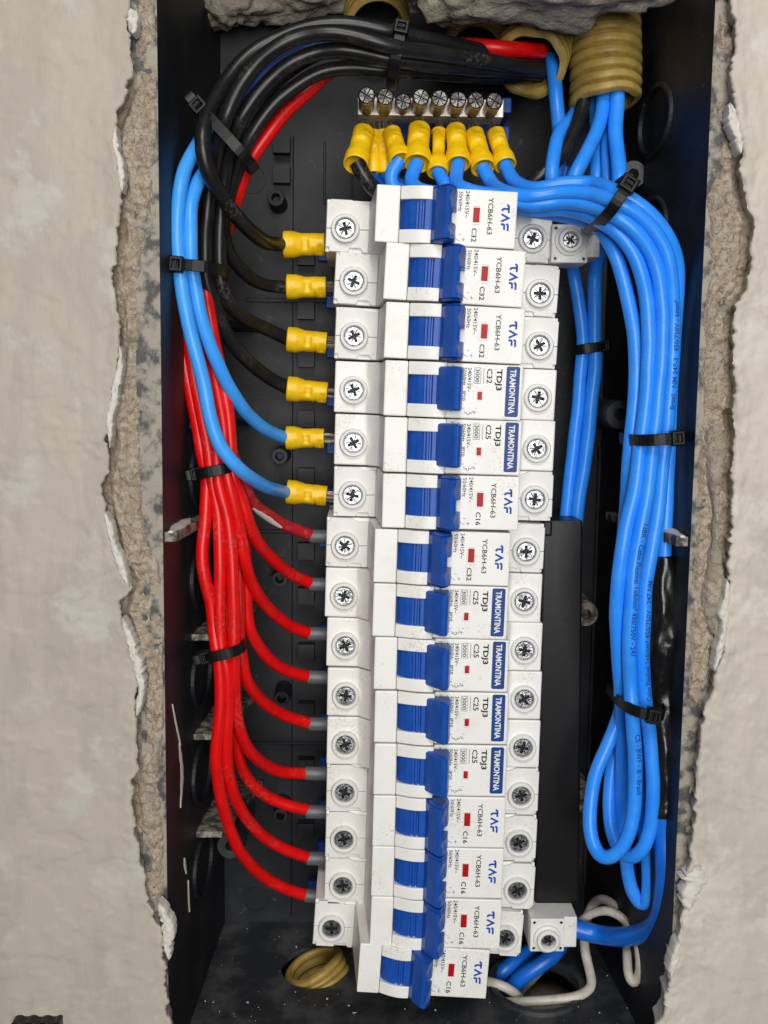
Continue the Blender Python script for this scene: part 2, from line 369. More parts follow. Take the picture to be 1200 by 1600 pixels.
# white filler smears on the plaster edges
def smear(pts, hw, label, seed):
    pl = spline([P(x, y, 47.0) for x, y in pts], .45); mb = MB(); rings = []; n = len(pl) - 1
    for i, (p, t, a, b) in enumerate(frames(pl)):
        en = math.sin(math.pi * min(1, max(0, i / n))) ** .45
        kk = [en * hw * max(.12, 1 + .7 * fbm(i / 14, seed + q) + .5 * noise.noise((i / 2.2, seed + q, 1))) for q in (0, 5)]
        rings.append([(p.x + b.x * (kk[0] if q < 0 else kk[1]) * q, p.y + b.y * (kk[0] if q < 0 else kk[1]) * q, p.z + .55 * hw ** .5 * (1 - q * q) ** .6 * (1 + .8 * fbm(i / 4, q * 3, seed)) - .5) for q in (-1, -.85, -.5, -.2, .2, .5, .85, 1)])
        r_ = rings[-1]; r_ += [(r_[-1][0], r_[-1][1], p.z - 5), (r_[0][0], r_[0][1], p.z - 5)]
    mb.loft(rings, True, True, 0, True)
    tag(mb.build('filler_smear', ['filler'], sharp=60), label, 'filler smear')
smear([(181, 195), (179, 225), (186, 250), (190, 300)], .9, 'thin white flaking ridge on the left plaster edge, level with the neutral bar', 8)
smear([(187, 540), (187, 575), (179, 610), (172, 650), (171, 700)], 1.0, 'thin white flaking ridge on the left plaster edge above the red zip tie', 9)
smear([(190, 965), (203, 1000), (214, 1040), (219, 1075), (214, 1120)], 1.3, 'broad white flaking ridge on the left plaster edge beside the lower zip tie', 10)
smear([(1141, 160), (1153, 205), (1158, 240)], 1.4, 'white ragged ridge at the upper right plaster edge beside the round knockout', 11)
smear([(1137, 905), (1134, 960), (1129, 1000), (1117, 1050)], 1.2, 'white ragged ridge on the right plaster edge beside the blue cable loops', 12)
smear([(163, 800), (172, 835), (183, 870), (196, 905), (202, 918)], 1.1, 'white filler ridge along the left plaster edge beside the red wires', 1)
smear([(247, 1412), (256, 1430), (262, 1450), (261, 1475), (264, 1500)], 1.6, 'white filler lump at the lower end of the left plaster edge', 2)
smear([(1090, 1350), (1088, 1375), (1080, 1400), (1076, 1420)], 3.2, 'thick white filler blob on the lower right plaster edge', 3)
smear([(1062, 1470), (1055, 1500), (1048, 1530)], 1.3, 'thin white filler ridge under the blob on the right edge', 4)
smear([(203, 12), (208, 30), (207, 52)], 1.7, 'knobbly white filler lump at the upper left plaster edge', 6)

mb = MB()                                           # brick pocket the box is set in: closed behind and round it
for b in ((-95, 140, -250, 200, -95, -80), (-95, -80, -250, 200, -80, 36), (125, 140, -250, 200, -80, 36), (-80, 125, -250, -238, -80, 36), (-80, 125, 186, 200, -80, 36)): mb.box(*b)
tag(mb.build('masonry_recess', ['mortar']), 'rough masonry pocket behind the black box', None, None, 'structure')

# ================================================================ ENCLOSURE
box = thing('electrical_enclosure', (20, -26, -50), 'black plastic recessed distribution box holding the breakers and wires', 'distribution box')
def slab(name, q, thick, m='box', parent=box):
    q = [Vector(p) for p in q]; nrm = (q[1] - q[0]).cross(q[2] - q[0]).normalized() * thick
    mb = MB(); mb.loft([q, [p + nrm for p in q]]); return mb.build(name, [m], parent)
slab('back_plate', [(kL, kB, -50), (kL, kT, -50), (kR, kT, -50), (kR, kB, -50)], 3)
slab('side_wall', [(kL, kB, -50), (BL, BB, 40), (BL, BT, 40), (kL, kT, -50)], 2.2)
slab('side_wall', [(kR, kB, -50), (kR, kT, -50), (BR, BT, 40), (BR, BB, 40)], 2.2)
slab('top_wall', [(kL, kT, -50), (BL, BT, 40), (BR, BT, 40), (kR, kT, -50)], 2.2)
fv = lambda w: kB - (w + 50) / 90 * 6
def on_floor(x, y):
    w = 0
    for _ in range(30):
        p = P(x, y, w); w += (fv(w) - p.y) * .8
    return Vector((P(x, y, w).x, fv(w), w))
H1, H2 = on_floor(492, 1512), on_floor(838, 1540)
HOLES = ((H1.x, H1.z, 12.6), (H2.x, H2.z, 15.6))
def ring2(c, n=40): return [Vector((c[0] + c[2] * math.cos(2 * math.pi * k / n), c[1] + c[2] * math.sin(2 * math.pi * k / n), 0)) for k in range(n)]
polys = [[Vector((kL, -50, 0)), Vector((kR, -50, 0)), Vector((BR, 40, 0)), Vector((BL, 40, 0))]] + [ring2(h) for h in HOLES]
flat = [p for q in polys for p in q]; tris = geometry.tessellate_polygon(polys)
mb = MB(); mb.add([(p.x, fv(p.y), p.y) for p in flat], tris); mb.add([(p.x, fv(p.y) - 2.2, p.y) for p in flat], tris)
for h in HOLES:
    q = ring2(h); mb.loft([[(p.x, fv(p.y), p.y) for p in q], [(p.x, fv(p.y) - 2.2, p.y) for p in q]], True, False)
mb.build('bottom_wall', ['floorbox'], box)
mb = MB(); fd = Vector((0, -1, -6 / 90))
mb.lathe([(15.4, 3), (15.4, -1.6), (17.6, -1.6), (17.8, 0.2)], H2, fd, 48, caps=False); mb.build('knockout_collar', ['floorbox'], box)
# rim flange
mb = MB(); ow = 7.2
for q in ([(BL - ow, BB - ow), (BL, BB), (BL, BT), (BL - ow, BT + ow)], [(BR, BB), (BR + ow, BB - ow), (BR + ow, BT + ow), (BR, BT)],
          [(BL, BT), (BR, BT), (BR + ow, BT + ow), (BL - ow, BT + ow)], [(BL - ow, BB - ow), (BR + ow, BB - ow), (BR, BB), (BL, BB)]):
    mb.loft([[(u, v, 40.1) for u, v in q], [(u, v, 37.6) for u, v in q]])
mb.build('rim', ['rim'], box)
def wall_u(side, w): return (BL + (40 - w) / 90 * 6) if side < 0 else (BR - (40 - w) / 90 * 7)
def knockout(side, v, wc=-9):
    rings = []
    for k in range(40):
        t = 2 * math.pi * k / 40; w = wc + 15.0 * math.cos(t); vv = v + 11.6 * math.sin(t); u = wall_u(side, w)
        w2 = wc + 13.2 * math.cos(t); v2 = v + 10.0 * math.sin(t)
        rings.append([(u + side * .6, vv, w), (u - side * 1.3, vv, w), (u - side * 1.3, v2, w2), (u + side * .6, v2, w2)])
    mb = MB(); mb.loft(rings, True, False, 0, False, True); mb.build('knockout_ring', ['box'], box, .25, 1)
for v in (-28, -63, -98, -133, -168): knockout(-1, v)
for v in (92, 56, 20, -16, -98): knockout(1, v, -4)
def boss(x, y, w, r, hole, m='box', name='screw_boss', base=-50):
    p = P(x, y, w); mb = MB()
    mb.lathe([(r * 1.12, base), (r, w - .6), (r * .94, w), (hole, w), (hole * .9, w - 6), (0.01, w - 6)], (p.x, p.y, 0), (0, 0, 1), 24, smooth=True)
    mb.build(name, [m], box)
for y, x in ((309, 431), (713, 437), (905, 437), (1092, 440), (1275, 438)): boss(x, y, -36, 3.0, 1.7)
for x, y, r in ((394, 280, 5.2), (925, 917, 5.4), (400, 1405, 5.2), (405, 640, 4.6), (410, 480, 5.0)):
    p = P(x, y, -50); mb = MB(); mb.lathe([(r, -.2), (r, .35), (r - .5, .35), (r - .6, -.2)], p, (0, 0, 1), 36, caps=False); mb.build('moulded_ring', ['box'], box)
for x0, y0, x1, y1 in ((455, 215, 457, 1430), (505, 225, 507, 320), (548, 270, 550, 330), (385, 470, 520, 472), (385, 830, 520, 832), (385, 1160, 520, 1162), (930, 700, 932, 1380)):
    a, b = P(x0, y1, -50), P(x1, y0, -50); mb = MB(); mb.box(a.x, b.x + .5, a.y, b.y + .5, -50.3, -48.9); mb.build('moulded_ridge', ['box'], box, .2, 1)
boss(990, 272, -14, 4.7, 1.9, 'floorbox'); boss(969, 648, -16, 5.2, 2.2, 'floorbox'); boss(916, 960, -26, 4.6, 2.0, 'dust'); boss(912, 1252, -24, 4.6, 1.9, 'dust')
boss(360, 1322, -14, 5.0, 1.9, 'floorbox')
for (x0, x1, y, w) in ((1004, 1060, 272, -16), (985, 1060, 648, -18)):
    a, b = P(x0, y, w), P(x1, y, w); mb = MB(); mb.box(a.x, b.x, a.y - 1.0, a.y + 1.0, -50, w); mb.build('boss_arm', ['floorbox'], box, .25, 1)
for y in (225, 240 + 32, 400, 485, 560, 655, 745, 862, 932, 1020, 1112, 1200, 1300):
    p = P(478, y, -45); x = p.x + (-9 if y < 300 else 0); mb = MB(); mb.box(x - 3.1, x + 3.1, p.y - 3.2, p.y + 3.2, -50, -45)
    mb.lathe([(1.1, -44.95), (1.1, -44.9), (0.4, -44.9)], (x + .3, p.y - .6, 0), (0, 0, 1), 12, smooth=False)
    mb.build('catch_block', ['box'], box, .35, 1)
for v, w1, wd_, m in ((26, 4, 6.8, 'box'), (-9, 4, 6.8, 'box'), (-80.6, 4, 6.8, 'dust'), (-116, 2, 6.8, 'dust'), (-152, 0, 9.0, 'dust')):
    mb = MB(); mb.loft([[(wall_u(-1, w) - .5, v + a, w), (wall_u(-1, w) + wd_ + (w1 - w) * .14, v + a, w), (wall_u(-1, w) + wd_ + (w1 - w) * .14, v + a - 2.2, w), (wall_u(-1, w) - .5, v + a - 2.2, w)] for a, w in ((0, w1), (0, -49.5))])
    mb.build('stiffening_rib', [m], box, .3, 1)
for side in (-1, 1):
    mb = MB(); mb.loft([[(wall_u(side, w) + side * .5, -41.2, w), (wall_u(side, w) - side * 3.6, -41.2, w), (wall_u(side, w) - side * 3.6, -44.2, w), (wall_u(side, w) + side * .5, -44.2, w)] for w in (38, -30)])
    mb.build('stiffening_rib', ['dust'], box, .4, 2)
    mb = MB(); c = Vector((wall_u(side, 36) - side * 2.0, -41.0, 30)); rings = []
    for i in range(13):
        k = i / 12; r = 1.5 * math.sin(math.pi * min(.97, max(.06, k))) ** .6 * (1 + .4 * noise.noise((i * .7, side, 0)))
        rings.append([(c.x + 1.5 * r * math.cos(t), c.y + .1 + .7 * r * math.sin(t), 39.6 - 34 * k) for t in [2 * math.pi * q / 10 for q in range(10)]])
    mb.loft(rings, True, True, 0, True); mb.build('plaster_splash', ['filler'], box)
# splashes of plaster on the left inner wall and crumbs on the floor
def splash(pts, hw, seed):
    mb = MB(); rings = []
    pl = spline(pts, .8)
    for i, p in enumerate(pl):
        k = hw * math.sin(math.pi * (i + .3) / (len(pl) - .4)) ** .7 * (1 + .6 * noise.noise((i / 4, seed, 0)))
        rings.append([(wall_u(-1, p[2] + k * q) + .12 + .35 * (1 - q * q), p[1], p[2] + k * q) for q in (-1, -.5, 0, .5, 1)])
    mb.loft(rings, False, False, 0, True); mb.build('plaster_splash', ['filler'], box)
def on_left(x, y):
    w = 20
    for _ in range(40):
        p = P(x, y, w); w += (p.x - wall_u(-1, w)) * -2.0
        w = max(-50, min(40, w))
    return Vector((wall_u(-1, w), P(x, y, w).y, w))
splash([on_left(268, 1100), on_left(274, 1130), on_left(281, 1165)], .8, 1)
splash([on_left(279, 1160), on_left(284, 1210), on_left(281, 1262)], 2.3, 2)
splash([on_left(287, 1340), on_left(290, 1365)], 1.5, 3)
splash([on_left(293, 1375), on_left(294, 1400), on_left(295, 1425)], 1.0, 4)
mb = MB()
for k in range(150):
    x, y = random.uniform(300, 1010), random.uniform(1450, 1600); c = on_floor(x, y)
    if any((c.x - h[0]) ** 2 + (c.z - h[1]) ** 2 < (h[2] + 1) ** 2 for h in HOLES): continue
    r = random.choice((.12, .18, .22, .3, .3, .5)) if k > 9 else random.uniform(.6, 1.1)
    tt = [Vector((random.uniform(-1, 1), random.uniform(-.2, .7), random.uniform(-1, 1))).normalized() * r for _ in range(5)]
    bmx = bmesh.new()
    for t in tt: bmx.verts.new(c + t)
    try:
        bmesh.ops.convex_hull(bmx, input=bmx.verts[:]); bmx.verts.index_update()
        mb.add([v.co[:] for v in bmx.verts], [[v.index for v in f.verts] for f in bmx.faces])
    except Exception: pass
    bmx.free()
tag(mb.build('plaster_crumbs', ['filler'], box), None, None, None, 'stuff')
# black cover strip beside the right-hand terminals
q = [P(849, 813, -6), P(911, 813, -6), P(905, 1412, -6), P(836, 1412, -6)]
mb = MB(); mb.prism([(p.x, p.y) for p in q], uvw, -44, -6)
t = P(849, 815, -6); mb.box(t.x - .3, t.x + 3, t.y - 5, t.y + .4, -20, -4.6)
cov = mb.build('cable_cover', ['cover'], None, .8, 2)
tag(cov, 'tall flat black cover strip beside the right-hand terminals', 'cover strip')

# ================================================================ MORTAR LUMPS AND CONDUITS AT THE TOP
def lump(x, y, w, rx, ry, rw, label, seed, m='cement'):
    bmx = bmesh.new(); bmesh.ops.create_icosphere(bmx, subdivisions=5, radius=1)
    c = P(x, y, w); vs = []
    for v in bmx.verts:
        d = v.co; k = 1 + .34 * fbm(d.x * 1.6 + seed, d.y * 1.6, d.z * 1.6) + .06 * fbm(d.x * 7, d.y * 7 + seed, d.z * 7)
        vs.append((c.x + d.x * rx * k, c.y + d.y * ry * k, c.z + d.z * rw * k))
    mb = MB(); mb.add(vs, [[v.index for v in f.verts] for f in bmx.faces], 0, True); bmx.free()
    tag(mb.build('mortar_lump', [m], sharp=120), label, 'mortar lump')
lump(838, -32, 16, 36, 13, 20, 'big rough mortar lump hanging over the yellow conduits', 2.0)
lump(735, -42, 12, 22, 13, 18, 'smaller mortar lump left of the big one at the top edge', 9.0)
lump(350, -22, -32, 20, 13, 16, 'dark mortar lump in the upper left corner of the box', 4.0)
lump(465, -34, -34, 22, 12, 16, 'dark mortar lump above the black cable arch', 6.0)
def conduit(name, pts, r, label, pitch=3.9, amp=.95, cut=None, n=40):
    pl = spline(pts, .26); fr = frames(pl); L = 0; outer = []; inner = []
    for i, (p, t, a, b) in enumerate(fr):
        if i: L += (p - pl[i - 1]).length
        s = (L / pitch) % 1 - .5; ro = r + amp * (.5 - 1.5 * math.exp(-((abs(s) - .5) / .13) ** 2) - .35 * (2 * s) ** 2); ri = ro - .7
        for lst, rr in ((outer, ro), (inner, ri)):
            lst.append([p + (a * math.cos(q) + b * math.sin(q)) * rr + t * (cut(q) * max(0, 1 - L / 14) if cut else 0) for q in [2 * math.pi * k / n for k in range(n)]])
    mb = MB(); mb.loft(outer[::-1] + inner, True, False, 0, True)
    tag(mb.build(name, ['conduit'], sharp=80), label, 'conduit')
conduit('corrugated_conduit', [P(945, 163, -10), P(946, 100, -11), P(944, 30, -13), P(938, -60, -18)], 11.6, 'yellow corrugated conduit with blue wires coming out, at the upper right', cut=lambda q: 1.2 * math.sin(q + .5) + .3 * math.sin(5 * q))
conduit('corrugated_conduit', [P(826, 101, -5), P(840, 62, -15), P(850, 12, -26), P(854, -50, -34)], 12.0, 'yellow corrugated conduit that takes in the black cable bundle', cut=lambda q: 1.0 * math.sin(2 * q) + .6 * math.sin(7 * q))
conduit('corrugated_conduit', [P(590, 44, -30), P(586, 8, -44), P(585, -20, -60)], 11.2, 'dim yellow conduit opening behind the black arch beside the zip tie')
conduit('corrugated_conduit', [P(742, 78, -34), P(745, 30, -46), P(746, -20, -56)], 10.6, 'dim yellow conduit between the two lumps above the black cables')
conduit('corrugated_conduit', [H1 + Vector((-.9, 2.0, -.2)), H1 + Vector((1.1, -2.5, 0)), H1 + Vector((5.5, -14, 2)), H1 + Vector((9, -26, 3))], 11.3, 'empty yellow conduit end in the floor hole at the lower left', pitch=2.7, cut=lambda q: .5 * math.sin(2 * q))

# black notched thing at the lower left of the wall
a, b = P(22, 1591, 47), P(97, 1590, 47); mb = MB(); pts = []
for k in range(15): pts.append((a.x + (b.x - a.x) * k / 14, a.y + .45 * ((k % 4) in (1, 2)) + .2 * noise.noise((k, 2, 0))))
pts += [(b.x, b.y - 14), (a.x, a.y - 14)]
mb.prism(pts, uvw, 45, 50); tag(mb.build('wall_fitting', ['cover'], None, .2, 1), 'black notched top edge of a fitting at the lower left of the wall', 'wall fitting')

# ================================================================ CIRCUIT BREAKERS
FW = 27.0; SV = -1.0            # face height; the terminal screws sit a little below the middle
MESH = {}
def proto(key, fn):
    """one mesh per kind of part, shared by all breakers"""
    if key not in MESH:
        o = fn(); MESH[key] = o.data; bpy.data.objects.remove(o)
    return MESH[key]
def part(name, key, fn, parent, loc=(0, 0, 0), rot=0):
    o = bpy.data.objects.new(name, proto(key, fn)); COL.objects.link(o); o.parent = parent
    o.location = W(loc); o.rotation_euler = (0, -rot, 0); o['_o'] = (0, 0, 0)
    return o
def lb(mb, m, **k): return mb.build('part', m, None, local=True, **k)
def body_taf():
    mb = MB()
    mb.prism([(-37.3, -42), (37.0, -42), (37.0, -1.2), (23.0, -1.2), (21.4, FW), (1.6, FW), (1.4, 20), (-14.0, 20), (-14.2, FW), (-21.4, FW), (-23.0, -1.2), (-37.3, -1.2)], uw_v, -8.48, 8.48)
    return lb(mb, 'white', bevel=.42)
def body_tram():
    mb = MB()
    mb.prism([(-37.3, -42), (37.0, -42), (37.0, 0), (26.0, 0), (22.2, 4.6), (21.4, FW), (-2.3, FW), (-2.5, 20), (-14.0, 20), (-14.2, FW), (-21.4, FW), (-22.3, 4.6), (-26.6, 0), (-37.3, 0)], uw_v, -8.5, 8.5)
    return lb(mb, 'white', bevel=.55)
def plate_taf(up, side):
    def f():
        mb = MB(); c = SV - .08
        poly = [(-36.1, 8.4), (-36.1, 7.3), (-37.15, 7.3), (-37.15, c + .16), (-23.2, c + .16), (-23.2, 7.4), (-26.6, 7.4), (-29.2, 8.4)] if up else \
            [(-37.15, c), (-37.15, -7.0), (-36.0, -7.0), (-36.0, -8.35), (-29.8, -8.35), (-29.2, -7.0), (-25.6, -7.0), (-24.9, -8.35), (-23.2, -8.35), (-23.2, c)]
        mb.prism([(x * side, y) for x, y in poly], uvw, -1.5, 0); return lb(mb, 'term', bevel=.16, seg=1)
    return f
def collar():
    mb = MB(); mb.lathe([(4.75, -.2), (4.7, 1.5), (4.4, 1.95), (3.75, 1.95), (3.45, 1.7), (3.35, -.2)], (0, 0, 0), (0, 0, 1), 36, caps=False); return lb(mb, 'term', fix=False)
def screw_head(r=3.15, arm=2.1, hw=.50, mats=('steel', 'steel_dark')):
    def f():
        mb = MB(); n = 36
        cross = [(hw, hw), (hw, arm), (-hw, arm), (-hw, hw), (-arm, hw), (-arm, -hw), (-hw, -hw), (-hw, -arm), (hw, -arm), (hw, -hw), (arm, -hw), (arm, hw)]
        ci = [(r * .93 * math.cos(2 * math.pi * k / n), r * .93 * math.sin(2 * math.pi * k / n)) for k in range(n)]
        t = geometry.tessellate_polygon([[Vector((x, y, 0)) for x, y in ci], [Vector((x, y, 0)) for x, y in cross]])
        mb.add([(x, y, .5) for x, y in ci + cross], t)
        mb.loft([[(x * k, y * k, w) for x, y in ci] for k, w in ((1, .5), (1.075, .3), (1.075, -.5))], True, False)
        mb.loft([[(x, y, .5) for x, y in cross], [(x * .8, y * .8, -.40) for x, y in cross]], True, False, 1)
        mb.add([(x * .8, y * .8, -.40) for x, y in cross], [list(range(12))], 1)
        for k in range(4):
            a = math.pi / 4 + k * math.pi / 2 + (.18 if k % 2 else -.1); d = Vector((math.cos(a), math.sin(a), 0)); e = Vector((-d.y, d.x, 0))
            mb.obox(d * 1.55 + Vector((0, 0, .47)), d * .95, e * .15, (0, 0, .045), 1)  # raised dark slivers paint the shade of fine grooves
        return lb(mb, list(mats))
    return f
def guard(u1, h):
    def f():
        mb = MB(); top = []
        for k in range(13):
            t = k / 12; top.append((-14.05 + (u1 + 14.05) * t, 26.7 + h * math.sin(t * math.pi * .62)))
        mb.prism(top + [(u1, 20.2), (-14.05, 20.2)], uw_v, -2.0, 2.0)
        return lb(mb, 'white', bevel=.3)
    return f
def hub():
    mb = MB()
    mb.prism([(-13.7, 20.2), (-13.7, 24.4), (-12.6, 26.0), (-11.0, 27.3), (-9.3, 28.0), (-9.1, 27.4), (-8.4, 27.5), (-8.25, 28.3), (-7.5, 28.4), (-7.3, 27.6), (-6.8, 27.6), (-6.6, 28.6), (-5.0, 28.8), (-2.0, 28.2), (.8, 26), (1.2, 20.2)], uw_v, -5.2, 4.8)
    return lb(mb, 'hub', bevel=.12, seg=1)
def handle_taf():
    mb = MB(); rings = []
    def sec(v, k=1.0, dip=0.0, cut=0):
        p = [(-4.7, 25.5), (-4.7, 28.2), (-3.7, 31.6), (-1.0, 35.6), (-.1, 36.0), (.7, 35.6), (2.3, 32.6), (2.95, 28.6), (2.95, 25.5)]
        if dip: p[5] = (.55 - .15 * dip, 35.4 - .3 * dip); p[6] = (2.3 - .55 * dip, 32.6 - 1.0 * dip); p[7] = (2.95 - .1 * dip, 28.6 - .2 * dip)
        if cut: p[6] = (.75, 31.5); p[7] = (.8, 27.6); p[8] = (.85, 25.5)
        return [(-.8 + (u + .8) * k, v, 25.5 + (w - 25.5) * (k if k < 1 else 1)) for u, w in p]
    for a in ((-8.5, .74), (-8.35, .86), (-7.9, .95), (-7.75, .90), (-7.5, 1.0), (-6.2, 1), (-5.4, 1, .5), (-4.4, 1, 1), (-3.4, 1, .5), (-2.9, 1), (-2.88, 1, 0, 1), (1.3, 1, 0, 1), (1.32, 1), (1.8, 1, 0), (3.0, 1, .5), (4.3, 1, 1), (5.4, 1, .5), (6.4, 1), (7.5, 1.0), (7.75, .90), (7.9, .95), (8.35, .86), (8.5, .74)):
        rings.append(sec(*a))
    mb.loft(rings); return lb(mb, 'hub', bevel=.22, seg=2)
def handle_tram():
    mb = MB(); rings = []
    for v, k in ((-6.2, .80), (-6.0, .93), (-5.6, 1), (6.6, 1), (7.0, .93), (7.2, .80)):
        rings.append([(-1.4 + (u + 1.4) * (.5 + .5 * k), v, 25 + (w - 25) * k) for u, w in ((-5.8, 25), (-5.6, 28.4), (-3.4, 31.8), (-.4, 35.6), (.6, 36.0), (1.6, 35.4), (2.5, 31), (2.6, 27.2), (2.4, 25))])
    mb.loft(rings); return lb(mb, 'hub', bevel=.3, seg=2)
def clip():
    mb = MB(); mb.box(-41.0, -36.5, -7.2, -2.4, -39.5, -36); return lb(mb, 'plate', bevel=.4, seg=1)
def flag(hu, hv):
    def f(): mb = MB(); mb.box(-hu, hu, -hv, hv, 26.4, 27.25); return lb(mb, 'red_flag', bevel=.18)
    return f
def flag_rim(hu, hv):
    def f():
        mb = MB(); O = []; I = []
        for sx, sy, a0 in ((1, 1, 0), (-1, 1, 90), (-1, -1, 180), (1, -1, 270)):
            for k in range(5):
                a = R(a0 + 22.5 * k); c, s = math.cos(a), math.sin(a); r = .6
                O.append((sx * (hu + .42 - r) + r * c, sy * (hv + .42 - r) + r * s)); I.append((sx * (hu + .1 - .3) + .3 * c, sy * (hv + .1 - .3) + .3 * s))
        mb.loft([[(x, y, 26.9) for x, y in O], [(x, y, 27.22) for x, y in O], [(x, y, 27.22) for x, y in I], [(x, y, 26.6) for x, y in I]], True, False)
        return lb(mb, 'white', bevel=.06, seg=1)
    return f
TW = FW + .045
def logo_taf():
    mb = MB(); q = lambda pts: [(16.7 + y, 4.4 - x) for x, y in pts]
    stroke(mb, q([(.05, 1.55), (.12, 1.95), (.45, 2.2), (2.35, 2.2)]), .62, TW); stroke(mb, q([(1.15, 2.2), (1.15, .75), (1.35, .35), (1.8, .15)]), .62, TW)
    stroke(mb, q([(2.75, .05), (3.85, 2.25), (4.95, .05)]), .62, TW)
    stroke(mb, q([(5.6, 1.6), (5.75, 2.05), (6.1, 2.2), (7.7, 2.2)]), .62, TW); stroke(mb, q([(5.75, 0), (5.75, .8), (5.95, 1.05), (7.4, 1.1)]), .62, TW)
    return lb(mb, 'logo', fix=False)
def print_taf(rating):
    def f():
        mb = MB()
        put_text(mb, 'YCB6H-63', 1.6, 12.6, 6.4, TW, 11.0, .014); put_text(mb, rating, 1.55, 8.0, -2.9, TW, 4.2, .02)
        put_text(mb, '240/415V~', 1.3, 5.6, 8.0, TW, 8.0, .01, 1); put_text(mb, '50/60Hz', 1.25, 3.55, 7.7, TW, 5.9, .01, 1)
        q = lambda pts: [(2.9 + y, -5.4 - x) for x, y in pts]
        stroke(mb, q([(-.1, -.2), (1.1, .5), (1.6, 1.6)]), .13, TW); stroke(mb, q([(.5, 2.7), (1.8, 2.7)]), .12, TW); stroke(mb, q([(1.15, 2.1), (1.15, 3.3)]), .12, TW)
        put_text(mb, '1', .9, 4.0, -5.0, TW, None, mi=0)
        return lb(mb, ['grey_ink', 'grey_ink'], fix=False)
    return f
def plate_tram():
    mb = MB(); O = []
    for sx, sy, a0 in ((1, 1, 0), (-1, 1, 90), (-1, -1, 180), (1, -1, 270)):
        for k in range(6):
            a = R(a0 + 18 * k); O.append((18.3 + sx * (2.1 - .6) + .6 * math.cos(a), .3 + sy * (7.75 - .6) + .6 * math.sin(a)))
    mb.prism(O, uvw, FW - .3, FW + .03); return lb(mb, 'plate')
def letters_tram():
    mb = MB(); put_text(mb, 'TRAMONTINA', 1.9, 17.35, 7.15, FW + .07, 13.6, .02); return lb(mb, 'wink', fix=False)
def print_tram(rating):
    def f():
        mb = MB()
        put_text(mb, 'TDJ3', 1.7, 13.25, 7.1, TW, 6.6, .03); put_text(mb, rating, 1.7, 10.2, 7.1, TW, 4.5, .018)
        stroke(mb, [(9.2, 7.2), (9.2, 2.4)], .14, TW); put_text(mb, '3000', 1.3, 6.65, 6.9, TW, 4.1, .012)
        stroke(mb, [(6.3, 7.25), (8.25, 7.25), (8.25, 2.45), (6.3, 2.45), (6.3, 7.25)], .12, TW)
        put_text(mb, '240/415V~', 1.2, 4.3, 7.2, TW, 7.5, .014); put_text(mb, '50/60Hz', 1.15, 2.75, 7.2, TW, 5.5, .014); put_text(mb, 'IP20', 1.15, 2.75, 0, TW, 3.0, .014)
        stroke(mb, [(1.7, 7.6), (1.7, 2.5)], .13, TW); put_text(mb, 'NBR', 1.05, -.9, 7.6, TW, 2.6)
        put_text(mb, '2', .75, 3.0, -5.1, TW); put_text(mb, '1', .75, 7.0, -5.1, TW)
        stroke(mb, [(3.6, -6.1), (4.0, -6.9), (4.6, -6.6), (4.6, -7.2), (5.3, -7.2), (5.3, -6.5), (5.9, -6.9), (6.5, -5.9)], .15, TW); stroke(mb, [(6.9, -5.9), (6.9, -7.0)], .13, TW); stroke(mb, [(6.4, -6.5), (7.5, -6.5)], .13, TW)
        put_text(mb, 'I', .95, .6, -5.6, TW); put_text(mb, 'O', .95, -.9, -5.6, TW)
        return lb(mb, 'ink', fix=False)
    return f
def breaker(kind, rating, c, ang, label):
    t = thing('circuit_breaker', (c[0], c[1], 0), label, 'circuit breaker', 'white circuit breakers clipped in one column')
    t.rotation_euler = (0, -R(ang), 0)
    taf = kind == 'taf'
    part('body', 'body' + kind, body_taf if taf else body_tram, t)
    if taf:
        for up in (True, False):
            for sd in (1, -1): part('terminal_cover', 'tc%s%d' % (up, sd), plate_taf(up, sd), t)
    part('rail_clip', 'clip', clip, t)
    for s in (-1, 1):
        co = part('terminal_collar', 'collar', collar, t, (s * 30.9, SV, 0))
        part('terminal_screw', 'screw', screw_head(), co, (0, 0, .62 - .2 * random.random()), random.uniform(0, 1.5))
    g = ('guard' + kind, guard(-4.5 if taf else -2.45, 2.6))
    part('toggle_guard', *g, t, (0, 6.45, 0)); part('toggle_guard', *g, t, (0, -6.45, 0))
    part('toggle_hub', 'hub', hub, t)
    part('toggle_handle', 'handle' + kind, handle_taf if taf else handle_tram, t)
    if taf:
        i = part('indicator_frame', 'rimtaf', flag_rim(1.0, 2.45), t, (9.15, 1.0, 0)); part('indicator_flag', 'flagtaf', flag(.98, 2.2), i)
        part('brand_logo', 'logo', logo_taf, t); part('printed_text', 'print' + rating, print_taf(rating), t)
    else:
        i = part('indicator_frame', 'rimtr', flag_rim(.72, 1.2), t, (8.25, -1.3, 0)); part('indicator_flag', 'flagtr', flag(.7, 1.2), i)
        p = part('brand_plate', 'platetr', plate_tram, t); part('brand_lettering', 'lettr', letters_tram, p)
        part('printed_text', 'printtr' + rating, print_tram(rating), t)
    return t
